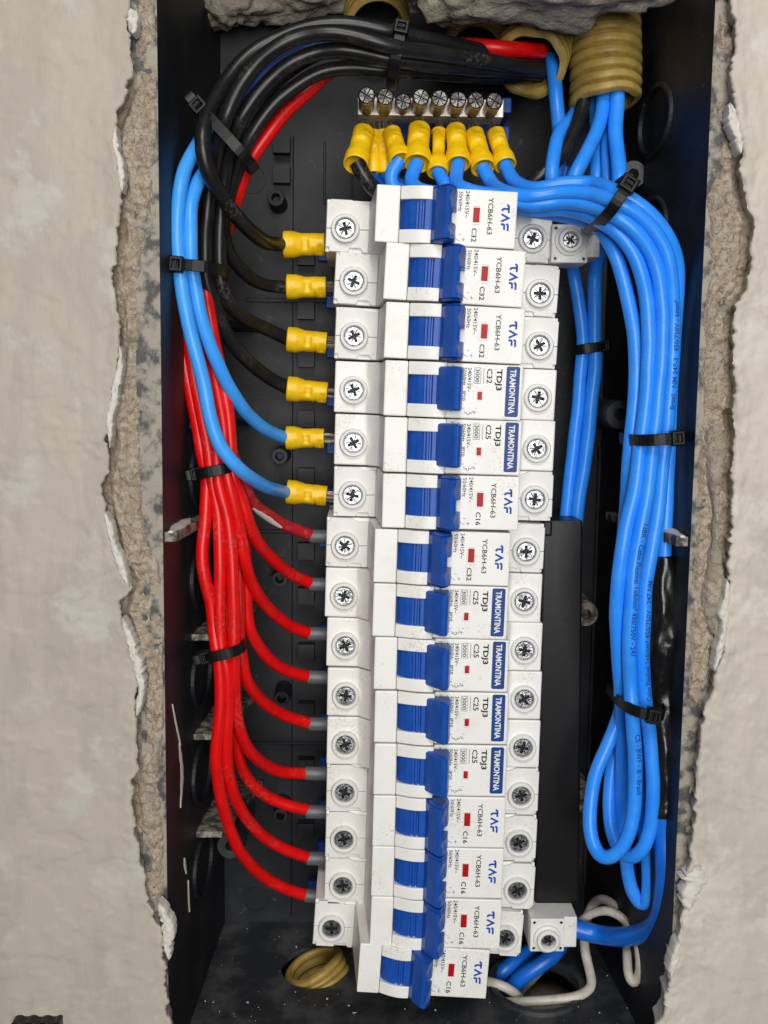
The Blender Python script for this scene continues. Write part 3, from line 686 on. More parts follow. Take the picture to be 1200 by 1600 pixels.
BRK = [('taf', 'C32', (26.1, 54.6), -2.1, 'topmost C32 breaker of the column, right under the yellow ferrules'),
       ('taf', 'C32', (29.0, 37.3), -2.8, 'C32 breaker just below the topmost one, with a slanted blue logo'),
       ('taf', 'C32', (29.3, 19.8), -2.1, 'third breaker from the top, a C32 directly above the first blue brand plate'),
       ('tram', 'C32', (29.3, 2.3), -1.6, 'the only C32 breaker with a blue brand plate'),
       ('tram', 'C25', (29.4, -15.0), -1.2, 'C25 breaker with a blue brand plate, fed by the upper of two blue wires'),
       ('taf', 'C16', (29.2, -32.4), -.8, 'C16 breaker in the upper half of the column, fed by the lower blue wire'),
       ('taf', 'C32', (26.8, -50.0), -1.3, 'C32 breaker with stained face, the first one fed by a red wire'),
       ('tram', 'C25', (26.6, -67.3), -1.3, 'C25 breaker with a blue brand plate right below the stained C32 breaker'),
       ('tram', 'C25', (27.2, -84.5), -1.1, 'second of the four neighbouring C25 breakers below the stained C32 breaker'),
       ('tram', 'C25', (27.5, -101.9), -.8, 'third of the four neighbouring C25 breakers below the stained C32 breaker'),
       ('tram', 'C25', (27.5, -119.3), -.8, 'lowest breaker with a blue brand plate, right above four C16 breakers'),
       ('taf', 'C16', (27.4, -136.6), -.9, 'C16 breaker right under the lowest blue brand plate'),
       ('taf', 'C16', (27.2, -153.8), -1.2, 'second of the four C16 breakers at the bottom of the column'),
       ('taf', 'C16', (27.0, -171.1), -1.7, 'C16 breaker right above the bottom one, with grubby corner marks'),
       ('taf', 'C16', (23.2, -187.9), -3.4, 'bottom C16 breaker of the column, shifted left and hanging free over the floor')]
for a in BRK: breaker(*a)
mb = MB(); mb.box(10, 45, -196, 66, -48.5, -47); mb.box(10, 13.5, -196, 66, -47, -43); mb.box(41.5, 45, -196, 66, -47, -43)
tag(mb.build('din_rail', ['bar'], None), 'metal mounting rail behind the column of breakers', 'mounting rail')

# ================================================================ NEUTRAL BAR
a, b = P(559, 166, 0), P(787, 166, 0)
nb = thing('neutral_bar', ((a.x + b.x) / 2, a.y, -4), 'nickelled neutral bar with eight screws above the topmost breaker', 'terminal bar')
bv0, bv1 = P(670, 181, 0).y, P(670, 153, 0).y
mb = MB(); mb.box(a.x, b.x, bv0, bv1, -9, 0); mb.build('bar', ['bar'], nb, .3)
for x, y, h in ((573, 148, 14), (602, 150, 14), (630, 158, 7), (658, 151, 13), (687, 153, 12), (716, 155, 11.5), (744, 156, 11.5), (773, 157, 11.5)):
    p = P(x, y, h); q = P(x, y, h)
    mb = MB(); mb.lathe([(2.5, -1), (2.55, h - 2.0), (2.7, h - 1.6), (2.7, h - .9), (2.6, h - .5)], (p.x, p.y, 0), (0, 0, 1), 20, caps=False)
    s = mb.build('bar_screw', ['shank'], nb, fix=False)
    o = bpy.data.objects.new('screw_face', proto('barscrew', screw_head(2.4, 2.2, .22, ['old_steel', 'steel_dark']))); COL.objects.link(o); o.parent = s
    o.location = W(Vector((p.x, p.y, h - .95)) - Vector(nb['_o'])); o.rotation_euler = (0, random.uniform(0, 1.5), 0)
for x, y, w in ((791, 163, -8), (788, 207, -16)):
    p = P(x, y, w); mb = MB(); mb.box(p.x - 2.2, p.x + 1.8, p.y - 2.6, p.y + 2.2, w - 20, w); mb.build('bar_holder', ['plate'], nb, .4)
mb = MB(); p0, p1 = P(600, 190, -24), P(785, 190, -24); mb.box(p0.x, p1.x, p0.y - 8, p1.y + 8, -44, -26); mb.build('bar_holder', ['plate'], nb, .4)

# ================================================================ WIRES
def wire(name, label, path, r, m, group, path2=None):
    pl = spline(px(path)); sd = len(SC.objects) * .37; n = len(pl)
    pl = [p + Vector((noise.noise((i / 9, sd, 0)), noise.noise((i / 9, sd, 5)), noise.noise((i / 9, sd, 9)))) * .26 * min(1, i / 8, (n - 1 - i) / 8) for i, p in enumerate(pl)]
    mb = MB(); mb.tube(pl, r, 18)
    o = mb.build(name, [m], sharp=60); tag(o, label, 'wire', group); return o, pl
def yellow_ferrule(parent, p0, p1, r0, seed, strands=True, flare=1.0, pinch=.86):
    p0, p1 = Vector(p0), Vector(p1); ax = p1 - p0; L = ax.length; t = ax / L
    view = Vector((0, -.25, 1)); a = (view - t * view.dot(t)).normalized(); b = t.cross(a); n = 40; rings = []
    prof = [(.09, .70), (.03, .88), (.0, .90), (-.004, .95), (.012, 1.02 * flare)] + [(.02 + .96 * k / 40, None) for k in range(1, 41)] + [(.99, .80), (.985, .62)]
    for k, (h, s) in enumerate(prof):
        ring = []
        if s is None: s = 1.02 * flare if h < .22 else 1.02 * flare + (pinch - 1.02 * flare) * min(1, (h - .22) / .2)
        for q in range(n):
            an = 2 * math.pi * q / n; rr = r0 * s; d = lambda c, w: math.exp(-((h - c) / w) ** 2)
            av = math.cos(an)
            if 0 < h < .98:
                bx = lambda c, w, an0, wa: 1 / (1 + (abs(h - c) / w) ** 8) / (1 + (abs((an - an0 + math.pi) % (2 * math.pi) - math.pi) / wa) ** 8)
                rr *= 1 - .20 * bx(.53, .075, -.15, .42) - .17 * bx(.88, .06, .5, .5) - .10 * bx(.53, .11, math.pi, 1.2) - .10 * bx(.72, .03, .9, .6)
                rr *= 1 + .035 * noise.noise((h * 5, an * 1.3, seed)) * (h > .15)
            ring.append(p0 + ax * h + (a * math.cos(an) + b * math.sin(an)) * rr)
        rings.append(ring)
    mb = MB(); mb.loft(rings, True, True, 0, True); f = mb.build('ferrule', ['yellow'], parent, sharp=70)
    if strands:
        mb = MB()
        for k in range(9):
            o = a * random.uniform(-.42, .42) * r0 + b * random.uniform(-.42, .42) * r0
            mb.tube([p1 - t * 1.2 + o * .9, p1 + t * 1.6 + o * 1.05 + a * random.uniform(-.25, .25), p1 + t * 4.2 + o * .6], .42, 6)
        mb.build('bare_strand', ['copper'], f)
    return f
def sleeve(parent, p0, p1, r):
    p0, p1 = Vector(p0), Vector(p1); t = (p1 - p0); L = t.length
    mb = MB(); mb.lathe([(r * .8, -.3), (r * .98, 0), (r, .4), (r, L - .5), (r * .93, L)], p0, t, 20); f = mb.build('sleeve', ['sleeve'], parent, sharp=50)
    mb = MB(); mb.lathe([(1.0, L - .3), (1.0, L + 4)], p0, t, 12); mb.build('pin', ['copper'], f)
GB, GU, GR = 'black wires on the left side of the breakers', 'blue wires on the left side of the breakers', 'red wires feeding the lower breakers'
GN = 'blue neutral wires bundled on the right'
# black supply wires: arch, zip tie, down to the four upper breakers
BK = [('black wire into the topmost breaker, ending in the top yellow ferrule', 2.45,
       [(845, 104, -10), (790, 88, -2), (720, 72, 5), (660, 60, 10), (613, 51, 13), (580, 43, 14), (541, 37, 14), (505, 38, 14), (460, 49, 14), (409, 73, 14), (379, 96, 15), (355, 126, 17), (338, 153, 20), (324, 182, 24), (317, 212, 27), (318, 240, 27), (327, 273, 25), (350, 313, 19), (387, 357, 6), (413, 377, -6), (438, 382, -17), (450, 382, -20)], (443, 382, 508, 382, 4.5)),
      ('black wire into the second breaker, ending in the second yellow ferrule', 2.2,
       [(845, 118, -14), (780, 121, -4), (710, 118, 6), (650, 113, 10), (601, 110, 12), (550, 106, 12), (514, 109, 12), (478, 124, 12), (442, 150, 12), (412, 183, 12), (391, 216, 11), (376, 252, 8), (360, 300, 4), (350, 345, 2), (358, 395, -3), (390, 433, -11), (422, 447, -18), (452, 449, -20)], (448, 448, 510, 449, 4.2)),
      ('black wire into the third breaker, ending in the third yellow ferrule', 2.35,
       [(845, 114, -6), (790, 110, 4), (720, 105, 12), (660, 99, 17), (607, 91, 20), (568, 83, 20), (535, 79, 20), (499, 82, 19), (460, 97, 19), (424, 124, 18), (394, 158, 18), (373, 192, 17), (359, 228, 13), (350, 280, 8), (344, 350, 6), (343, 410, 5), (347, 449, 4), (356, 473, 1), (379, 496, -5), (417, 514, -15), (452, 531, -20)], (449, 530, 511, 536, 4.3)),
      ('black wire into the fourth breaker, ending in the lowest yellow ferrule on black', 2.35,
       [(845, 108, -2), (790, 101, 8), (720, 90, 16), (650, 80, 22), (610, 73, 25), (580, 64, 26), (550, 56, 26), (514, 51, 26), (475, 55, 25), (439, 70, 25), (406, 94, 24), (382, 124, 23), (367, 150, 23), (353, 182, 23), (342, 220, 19), (332, 270, 12), (324, 330, 9), (320, 390, 9), (323, 439, 8), (337, 484, 5), (358, 529, 0), (390, 567, -8), (422, 591, -16), (452, 607, -20)], (449, 607, 512, 614, 4.3))]
for k, (lab, r, path, f) in enumerate(BK):
    o, pl = wire('black_wire', lab, path, r, 'black', GB)
    yellow_ferrule(o, P(f[0], f[1], -20), P(f[2], f[3], -20), f[4], k * 3.1)
wire('black_wire', 'short black wire in the middle of the arch, hidden at both ends', [(845, 112, -12), (720, 100, 2), (607, 86, 10), (535, 74, 11), (470, 98, 11), (420, 142, 11), (385, 200, 8), (362, 262, 2), (346, 330, -4), (338, 400, -8)], 2.2, 'black', GB)
BU = [('blue wire into the fifth breaker, inner one of the left blue pair', 2.25,
       [(845, 112, -16), (700, 113, -8), (600, 109, 0), (520, 107, 0), (478, 124, -1), (442, 152, -1), (412, 186, -1), (385, 222, -1), (352, 246, 3), (325, 264, 11), (308, 288, 18), (297, 330, 22), (297, 367, 23), (299, 405, 22), (304, 444, 21), (312, 487, 20), (325, 530, 18), (345, 580, 14), (362, 611, 10), (381, 640, 4), (411, 668, -7), (440, 682, -17), (452, 685, -20)], (447, 684, 507, 685, 4.05)),
      ('blue wire into the sixth breaker, outer one of the left blue pair', 2.25,
       [(400, 150, 4), (352, 190, 6), (318, 215, 10), (300, 241, 17), (286, 275, 22), (279, 310, 24), (277, 345, 24), (278, 380, 24), (281, 420, 24), (284, 450, 24), (291, 487, 24), (303, 540, 23), (318, 600, 22), (330, 659, 21), (347, 701, 20), (374, 733, 17), (411, 758, 3), (440, 768, -14), (452, 770, -20)], (448, 768, 511, 775, 4.2))]
for k, (lab, r, path, f) in enumerate(BU):
    o, pl = wire('blue_wire', lab, path, r, 'light_blue', GU)
    fe = yellow_ferrule(o, P(f[0], f[1], -20), P(f[2], f[3], -20), f[4], 20 + k * 3.1)
wire('blue_wire', 'blue strand with shade painted into its colour, glimpsed between the black wires inside the arch', [(352, 215, 4), (375, 170, 8), (391, 146, 10), (418, 113, 11), (449, 93, 12), (492, 74, 11), (530, 68, 8), (600, 74, 4)], 1.9, 'shaded_blue', GU)
# red wires
top = lambda x0, x1, w: [(x0 - 4, 330, w - 10), (x0 - 4, 400, w - 4), (x0, 470, w), (x1, 530, w)]
RD = [('worn red wire with a white paint smear, ending in the top grey sleeve', 'red_worn', (488, 838), top(322, 330, 2) + [(345, 620, 2), (358, 690, 4), (370, 730, 5), (381, 754, 3), (394, 782, 0), (420, 806, -8), (451, 823, -15), (488, 837, -20)]),
      ('red wire with the second grey sleeve from the top, curving away above the others', 'red', (487, 913), top(324, 334, 8) + [(348, 600, 9), (358, 660, 10), (361, 710, 11), (364, 743, 12), (375, 776, 10), (388, 813, 8), (403, 847, 3), (425, 873, -5), (455, 897, -14), (487, 912, -20)]),
      ('red wire with the third grey sleeve from the top', 'red', (485, 990), top(312, 322, 8) + [(338, 600, 9), (349, 660, 11), (352, 710, 12), (357, 754, 13), (368, 797, 12), (377, 841, 10), (383, 880, 8), (396, 918, 2), (420, 951, -6), (455, 979, -15), (485, 990, -20)]),
      ('red wire with the fourth grey sleeve from the top, passing behind the third', 'red', (484, 1058), top(310, 318, 0) + [(334, 600, 1), (346, 660, 3), (356, 720, 4), (372, 790, 5), (383, 856, 2), (386, 905, 1), (386, 945, 0), (390, 979, -1), (401, 1005, -4), (420, 1029, -9), (448, 1048, -15), (484, 1058, -20)]),
      ('red wire leaving the lower zip tie to the right, fifth grey sleeve', 'red', (486, 1131), top(300, 308, 2) + [(326, 600, 2), (338, 660, 3), (345, 720, 4), (358, 790, 3), (372, 860, 2), (374, 940, 3), (374, 1000, 5), (379, 1033, 5), (386, 1063, 2), (399, 1084, -3), (418, 1102, -9), (451, 1120, -16), (486, 1131, -20)]),
      ('red wire below the lower zip tie with the sixth grey sleeve', 'red', (480, 1208), top(298, 306, 9) + [(324, 600, 9), (334, 660, 10), (338, 710, 11), (341, 754, 12), (353, 797, 12), (361, 852, 12), (364, 917, 12), (366, 972, 12), (366, 1005, 12), (366, 1044, 11), (367, 1090, 9), (375, 1140, 5), (390, 1172, -1), (412, 1193, -8), (440, 1205, -15), (480, 1209, -20)]),
      ('red wire hugging the one above it, with the seventh grey sleeve', 'red', (482, 1268), top(290, 298, 3) + [(316, 600, 3), (328, 660, 4), (333, 720, 5), (344, 790, 4), (353, 860, 4), (354, 940, 5), (355, 1005, 6), (358, 1080, 4), (364, 1140, 1), (371, 1179, -3), (381, 1207, -8), (399, 1230, -12), (425, 1249, -16), (455, 1260, -18), (482, 1266, -20)]),
      ('red wire with the eighth grey sleeve, second from the bottom', 'red', (483, 1341), top(286, 293, 10) + [(305, 600, 10), (318, 660, 11), (326, 705, 11), (331, 750, 11), (341, 804, 11), (344, 873, 12), (344, 938, 12), (345, 1005, 12), (354, 1044, 12), (357, 1100, 11), (354, 1170, 9), (356, 1202, 7), (364, 1237, 3), (377, 1265, -2), (394, 1290, -7), (422, 1314, -13), (455, 1331, -17), (483, 1340, -20)]),
      ('lowest and longest red wire, bulging to the left, with the bottom grey sleeve', 'red', (480, 1399), top(277, 283, 9) + [(295, 600, 9), (308, 660, 9), (315, 705, 9), (323, 750, 10), (321, 808, 11), (316, 860, 12), (321, 906, 12), (330, 945, 11), (335, 985, 11), (338, 1010, 12), (344, 1050, 12), (344, 1110, 12), (338, 1170, 11), (340, 1213, 9), (348, 1257, 6), (357, 1289, 3), (373, 1326, -2), (394, 1354, -8), (425, 1378, -14), (455, 1392, -18), (480, 1399, -20)])]
for k, (lab, m, e, path) in enumerate(RD):
    o, pl = wire('red_wire', lab, path, 2.12, m, GR)
    sleeve(o, P(e[0] - 3, e[1], -20), P(e[0] + 31, e[1] + (1 if k < 8 else 4), -20), 2.55)
    if k == 0:      # the paint smear
        mb = MB(); i0 = min(range(len(pl)), key=lambda i: (pl[i] - P(397, 788, -1)).length); i1 = min(range(len(pl)), key=lambda i: (pl[i] - P(440, 818, -12)).length); rings = []
        fr = frames(pl)
        for i in range(i0, i1 + 1):
            p, t, a, b = fr[i]; hw = .62 * math.sin(math.pi * (i - i0 + .4) / (i1 - i0 + .8)) ** .5 * (1 + .5 * noise.noise((i * .9, 1, 0)))
            vw = Vector((0, 0, 1)); vw = (vw - t * vw.dot(t)).normalized(); sd = t.cross(vw); sd = sd if sd.y < 0 else -sd
            rings.append([p + (vw * math.cos(.5 + q * hw) + sd * math.sin(.5 + q * hw)) * (2.14 + .28 * (1 - q * q)) for q in (-1, -.6, 0, .6, 1)])
        mb.loft(rings, False, False, 0, True); mb.build('paint_smear', ['filler'], o)
wire('red_wire', 'red wire running under the black arch and ending out of sight', [(845, 82, -12), (790, 76, -6), (735, 74, -2), (640, 92, 0), (560, 100, 1), (515, 112, 2), (492, 133, 3), (472, 152, 4), (451, 170, 5), (424, 204, 6), (402, 234, 6), (384, 268, 4), (368, 315, 0), (356, 360, -6)], 2.2, 'red', None)
wire('red_wire', 'red wire end seen in the mouth of the conduit that takes in the black bundle', [(846, 80, -8), (810, 78, 0), (770, 74, 2), (740, 72, 0), (700, 72, -6)], 2.5, 'red', None)

# blue neutral wires: from the bar over the topmost breaker, round and down the right side
NW = [('outermost blue wire of the right bundle, ending in the black tape', [(789, 257, 5), (804, 284, 11), (840, 295, 20), (880, 287, 22), (925, 288, 24), (963, 300, 34), (995, 318, 35), (1025, 343, 34), (1046, 376, 32), (1058, 420, 29), (1057, 474, 27), (1053, 530, 25), (1053, 593, 23), (1049, 658, 23), (1045, 720, 24), (1041, 790, 25), (1037, 880, 26)]),
      ('blue wire with printed text making the right-hand loop at the bottom', [(754, 261, 6), (768, 286, 9), (790, 300, 18), (825, 307, 24), (875, 301, 26), (925, 304, 31), (960, 316, 37), (990, 330, 37), (1016, 354, 36), (1036, 385, 35), (1047, 420, 34), (1051, 474, 32), (1051, 528, 31), (1048, 593, 31), (1043, 658, 31), (1037, 706, 31), (1032, 765, 31), (1023, 830, 32), (1014, 880, 33), (1009, 917, 33), (1007, 945, 33), (1004, 1013, 33), (1006, 1068, 31), (1012, 1123, 30), (1018, 1180, 30), (1020, 1240, 30), (1016, 1290, 29), (1004, 1326, 28), (986, 1340, 25), (969, 1330, 21), (958, 1305, 18), (952, 1265, 16), (954, 1220, 14), (960, 1180, 12), (967, 1130, 11), (972, 1090, 12), (972, 1030, 14), (976, 950, 15), (988, 860, 15), (1000, 760, 15)]),
      ('blue wire with printed text making the front left-hand loop at the bottom', [(716, 255, 6), (714, 286, 12), (735, 299, 18), (790, 308, 20), (830, 319, 23), (880, 315, 25), (925, 322, 30), (955, 335, 35), (985, 355, 36), (1010, 385, 35), (1026, 420, 34), (1034, 474, 33), (1035, 528, 33), (1031, 593, 33), (1025, 658, 33), (1019, 706, 34), (1012, 765, 35), (1000, 830, 36), (990, 890, 36), (986, 940, 36), (983, 1013, 35), (985, 1068, 33), (988, 1116, 34), (991, 1160, 33), (992, 1220, 33), (989, 1270, 33), (980, 1306, 33), (966, 1330, 32), (952, 1340, 31), (937, 1336, 29), (926, 1315, 26), (921, 1280, 24), (925, 1240, 22), (934, 1200, 21), (948, 1168, 20), (963, 1130, 19), (973, 1090, 18), (978, 1040, 20), (984, 960, 19), (998, 860, 19)]),
      ('blue wire of the right bundle that hangs down in the lowest narrow loop', [(652, 254, 6), (643, 282, 9), (660, 299, 14), (720, 305, 18), (790, 316, 16), (830, 327, 18), (880, 326, 21), (925, 338, 27), (950, 352, 32), (975, 374, 33), (990, 396, 33), (1000, 422, 33), (1011, 474, 32), (1014, 528, 32), (1012, 593, 32), (1006, 658, 32), (999, 706, 33), (992, 765, 34), (977, 830, 35), (968, 890, 35), (964, 940, 34), (965, 1013, 31), (969, 1068, 27), (971, 1123, 21), (972, 1200, 18), (971, 1250, 17), (974, 1310, 16), (978, 1345, 16), (983, 1374, 16), (990, 1396, 16), (999, 1410, 16), (1007, 1412, 17), (1012, 1401, 18), (1013, 1378, 18), (1011, 1345, 17), (1007, 1305, 16), (1003, 1250, 13), (1000, 1180, 12), (997, 1110, 14)]),
      ('innermost blue wire of the right bundle, bending down beside the upper connector', [(625, 250, 5), (610, 276, 5), (618, 298, 4), (660, 312, 5), (740, 318, 8), (800, 325, 10), (850, 332, 9), (890, 338, 12), (925, 350, 19), (945, 366, 25), (960, 394, 27), (970, 425, 27), (983, 474, 27), (992, 528, 28), (993, 593, 28), (989, 658, 28), (984, 706, 28), (981, 765, 27), (975, 830, 25), (970, 900, 24), (970, 980, 21)])]
NO = [wire('blue_wire', lab, p, 2.28, 'blue', GN) for lab, p in NW]
o6, _ = wire('blue_wire', 'thin blue wire under the narrow ferrule of the neutral bar', [(684, 268, 6), (693, 284, 9), (700, 296, 10), (730, 309, 10), (790, 320, 4), (830, 330, 2)], 2.15, 'blue', GN)
FER = [(NO[4][0], (626, 252, 5), (612, 206, -3), 3.6, 1), (NO[3][0], (652, 256, 6), (655, 200, -2), 4.3, 2), (o6, (684, 270, 6), (686, 206, -3), 3.2, 3), (NO[2][0], (716, 257, 6), (712, 201, -2), 3.85, 4), (NO[1][0], (755, 263, 6), (741, 208, -3), 3.8, 5), (NO[0][0], (790, 259, 5), (774, 207, -3), 3.5, 6)]
for o, a, b, r, s in FER: yellow_ferrule(o, P(*a), P(*b), r, 40 + s * 1.7, True, 1.1 if s == 3 else 1.02, .66 if s == 3 else .84)
ob, _ = wire('black_wire', 'black wire under the leftmost yellow ferrule of the neutral bar', [(557, 254, 6), (566, 270, 6), (580, 290, 5), (598, 306, 0), (620, 316, -6)], 2.5, 'black', None)
yellow_ferrule(ob, P(556, 258, 6), P(569, 205, -3), 4.1, 60)
ob, _ = wire('blue_wire', 'dim blue wire behind the front ferrules at the left end of the bar', [(602, 268, -6), (614, 282, -6), (640, 296, -6), (690, 312, -10)], 2.2, 'blue', None)
yellow_ferrule(ob, P(602, 274, -6), P(598, 205, -8), 3.5, 61)
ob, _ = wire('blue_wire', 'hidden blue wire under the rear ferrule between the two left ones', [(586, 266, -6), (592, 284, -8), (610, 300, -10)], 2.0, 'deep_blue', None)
yellow_ferrule(ob, P(584, 274, -5), P(582, 206, -8), 3.4, 62)
# wires out of the upper right conduits
wire('blue_wire', 'blue wire slanting down left from the right conduit, then left one of the zip-tied pair', [(941, 80, -8), (942, 150, -6), (937, 192, -2), (918, 236, 4), (900, 270, 8), (886, 305, 6), (880, 345, -8), (890, 395, -18), (897, 430, -22), (905, 474, -22), (911, 528, -22), (908, 572, -22), (903, 637, -22), (896, 700, -22), (888, 770, -22), (882, 830, -22)], 2.35, 'blue', 'blue wires from the upper right conduits')
wire('blue_wire', 'blue wire falling straight from the right conduit, then right one of the zip-tied pair', [(962, 80, -6), (964, 150, -4), (962, 205, 0), (966, 255, 5), (968, 290, 8), (960, 340, 0), (942, 385, -14), (930, 430, -20), (929, 474, -20), (929, 528, -20), (930, 572, -20), (923, 637, -20), (914, 720, -20), (905, 775, -20), (898, 835, -20)], 2.5, 'blue', 'blue wires from the upper right conduits')
wire('blue_wire', 'thin blue wire seen between two thicker ones below the right conduit', [(950, 120, -12), (947, 212, -8), (948, 255, -4), (950, 300, -2), (955, 360, -8)], 1.9, 'blue', 'blue wires from the upper right conduits')
wire('blue_wire', 'rearmost blue wire below the right conduit', [(932, 140, -14), (934, 242, -10), (931, 290, -7), (926, 350, -12)], 2.6, 'blue', 'blue wires from the upper right conduits')
wire('black_wire', 'black wire slanting down left out of the right conduit', [(922, 110, -8), (910, 165, -6), (902, 192, -4), (882, 237, 0), (850, 270, 2), (822, 293, 0), (790, 312, -8)], 2.3, 'black', None)
wire('blue_wire', 'blue wire hanging out of the conduit with the black bundle', [(862, 90, -12), (866, 120, -8), (869, 155, -7), (873, 195, -9), (874, 250, -13), (872, 320, -16)], 2.4, 'blue', 'blue wires from the upper right conduits')
wire('blue_wire', 'blue wire bending round in front of the black one below the two conduits', [(906, 160, -14), (893, 185, -10), (875, 206, -4), (866, 238, 2), (862, 282, 5), (868, 315, 2)], 2.3, 'blue', 'blue wires from the upper right conduits')
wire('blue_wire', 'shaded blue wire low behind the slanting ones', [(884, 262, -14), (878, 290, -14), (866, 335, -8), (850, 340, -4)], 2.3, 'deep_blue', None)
# taped splice and the thick blue wire at the lower right
pl = spline(px([(1037, 868, 26), (1038, 900, 26), (1039, 930, 26), (1039, 980, 26), (1035, 1040, 25), (1035, 1090, 25), (1038, 1150, 26), (1038, 1210, 27), (1037, 1274, 28)]), .7)
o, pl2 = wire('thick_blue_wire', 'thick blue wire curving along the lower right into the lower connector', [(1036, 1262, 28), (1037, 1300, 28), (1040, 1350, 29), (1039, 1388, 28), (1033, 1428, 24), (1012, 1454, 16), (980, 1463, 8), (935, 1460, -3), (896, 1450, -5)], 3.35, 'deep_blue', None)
M['deep_blue'].node_tree.nodes['Principled BSDF']
mb = MB(); mb.tube(pl, lambda t: 2.6 + 1.5 * min(1, t * 5) + 1.3 * math.exp(-((t - .3) / .16) ** 2), 40, wob=lambda i, k: 1 + .22 * noise.noise((i * .09, math.cos(k * .157) * 1.6, math.sin(k * .157) * 1.6)) + .09 * abs(noise.noise((i * .25 + math.cos(k * .157) * 3, math.sin(k * .157) * 3, 8))))
mb.build('tape_wrap', ['tape'], o, sharp=180)
# wires at the lower right corner
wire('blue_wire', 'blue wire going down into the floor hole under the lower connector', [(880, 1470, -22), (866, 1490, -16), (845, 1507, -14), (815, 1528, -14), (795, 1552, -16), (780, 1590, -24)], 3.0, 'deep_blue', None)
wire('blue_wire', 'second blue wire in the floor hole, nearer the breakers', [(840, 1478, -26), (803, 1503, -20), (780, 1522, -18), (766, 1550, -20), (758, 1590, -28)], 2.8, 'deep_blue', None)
GG = 'grey-white wires in the lower right corner'
wire('grey_wire', 'grey-white wire lying along the front of the floor hole and arching up behind', [(762, 1560, -8), (790, 1566, -4), (815, 1566, -2), (866, 1562, 0), (905, 1556, 0), (924, 1541, -3), (921, 1516, -8), (914, 1486, -13), (914, 1450, -18), (926, 1414, -23), (944, 1405, -16), (962, 1417, -12), (977, 1445, -12), (986, 1475, -16)], 1.75, 'grey_wire', GG)
wire('grey_wire', 'grey-white wire looping over and hanging down behind the thick blue wire', [(893, 1452, -16), (908, 1440, -12), (926, 1427, -8), (950, 1423, -4), (971, 1433, -1), (988, 1456, 2), (998, 1482, 10), (1000, 1512, 13), (996, 1530, 13), (989, 1537, 13), (982, 1524, 12), (980, 1498, 7), (978, 1465, -3), (972, 1440, -12)], 1.6, 'grey_wire', GG)
wire('grey_wire', 'grey-white wire dipping into the floor hole beside the bottom breaker', [(750, 1530, -14), (766, 1534, -8), (785, 1540, -6), (800, 1549, -6), (812, 1560, -9), (822, 1585, -16)], 1.75, 'grey_wire', GG)
wire('grey_wire', 'grey-white wire slanting into the floor hole behind the blue ones', [(870, 1488, -30), (854, 1504, -26), (830, 1531, -24), (810, 1552, -24), (796, 1585, -30)], 1.7, 'grey_wire', GG)
# printed text on two cables
def cable_print(parent, pl, r, start, s, h, down=True, phi=.35, m='cable_ink'):
    i0 = min(range(len(pl)), key=lambda i: (pl[i] - P(*start)).length); step = 1 if down else -1
    arc = [0]; idx = [i0]; i = i0
    while 0 <= i + step < len(pl): arc.append(arc[-1] + (pl[i + step] - pl[i]).length); i += step; idx.append(i)
    vs, fs = text2d(s, h, None, .012); out = []; ok = []
    for x, y in vs:
        j = 0
        j = next((q for q in range(len(arc) - 1) if arc[q + 1] >= x), None)
        if j is None: out.append(pl[i]); ok.append(False); continue
        k = (x - arc[j]) / max(1e-6, arc[j + 1] - arc[j]); p = pl[idx[j]].lerp(pl[idx[j + 1]], k); t = (pl[idx[j + 1]] - pl[idx[j]]).normalized()
        n = Vector((0, 0, 1)); n = (n - t * n.dot(t)).normalized(); sd = n.cross(t); f = (y - h / 2) / r
        a = f + (phi if down else -phi)
        out.append(p + (n * math.cos(a) + sd * math.sin(a)) * (r + .15)); ok.append(True)
    mb = MB(); mb.add(out, [f for f in fs if all(ok[q] for q in f)]); mb.build('cable_print', [m], parent, fix=False)
cable_print(*NO[2], 2.28, (1003, 818, 29), 'NBR - Cabo Flexivel 1x6mm² 450/750V - 247', 1.65)
cable_print(*NO[2], 2.28, (989, 1136, 30), 'C5 - BWF - B - Brasil', 1.7)
cable_print(*NO[1], 2.28, (1007, 1082, 26), 'Cabo Flexivel 1x6mm² 450/750V - 247 NM', 1.65, False)
cable_print(*NO[1], 2.28, (1046, 640, 24), 'Brasil   NM 247-3   450/750V - 6mm²', 1.6, False, .2)

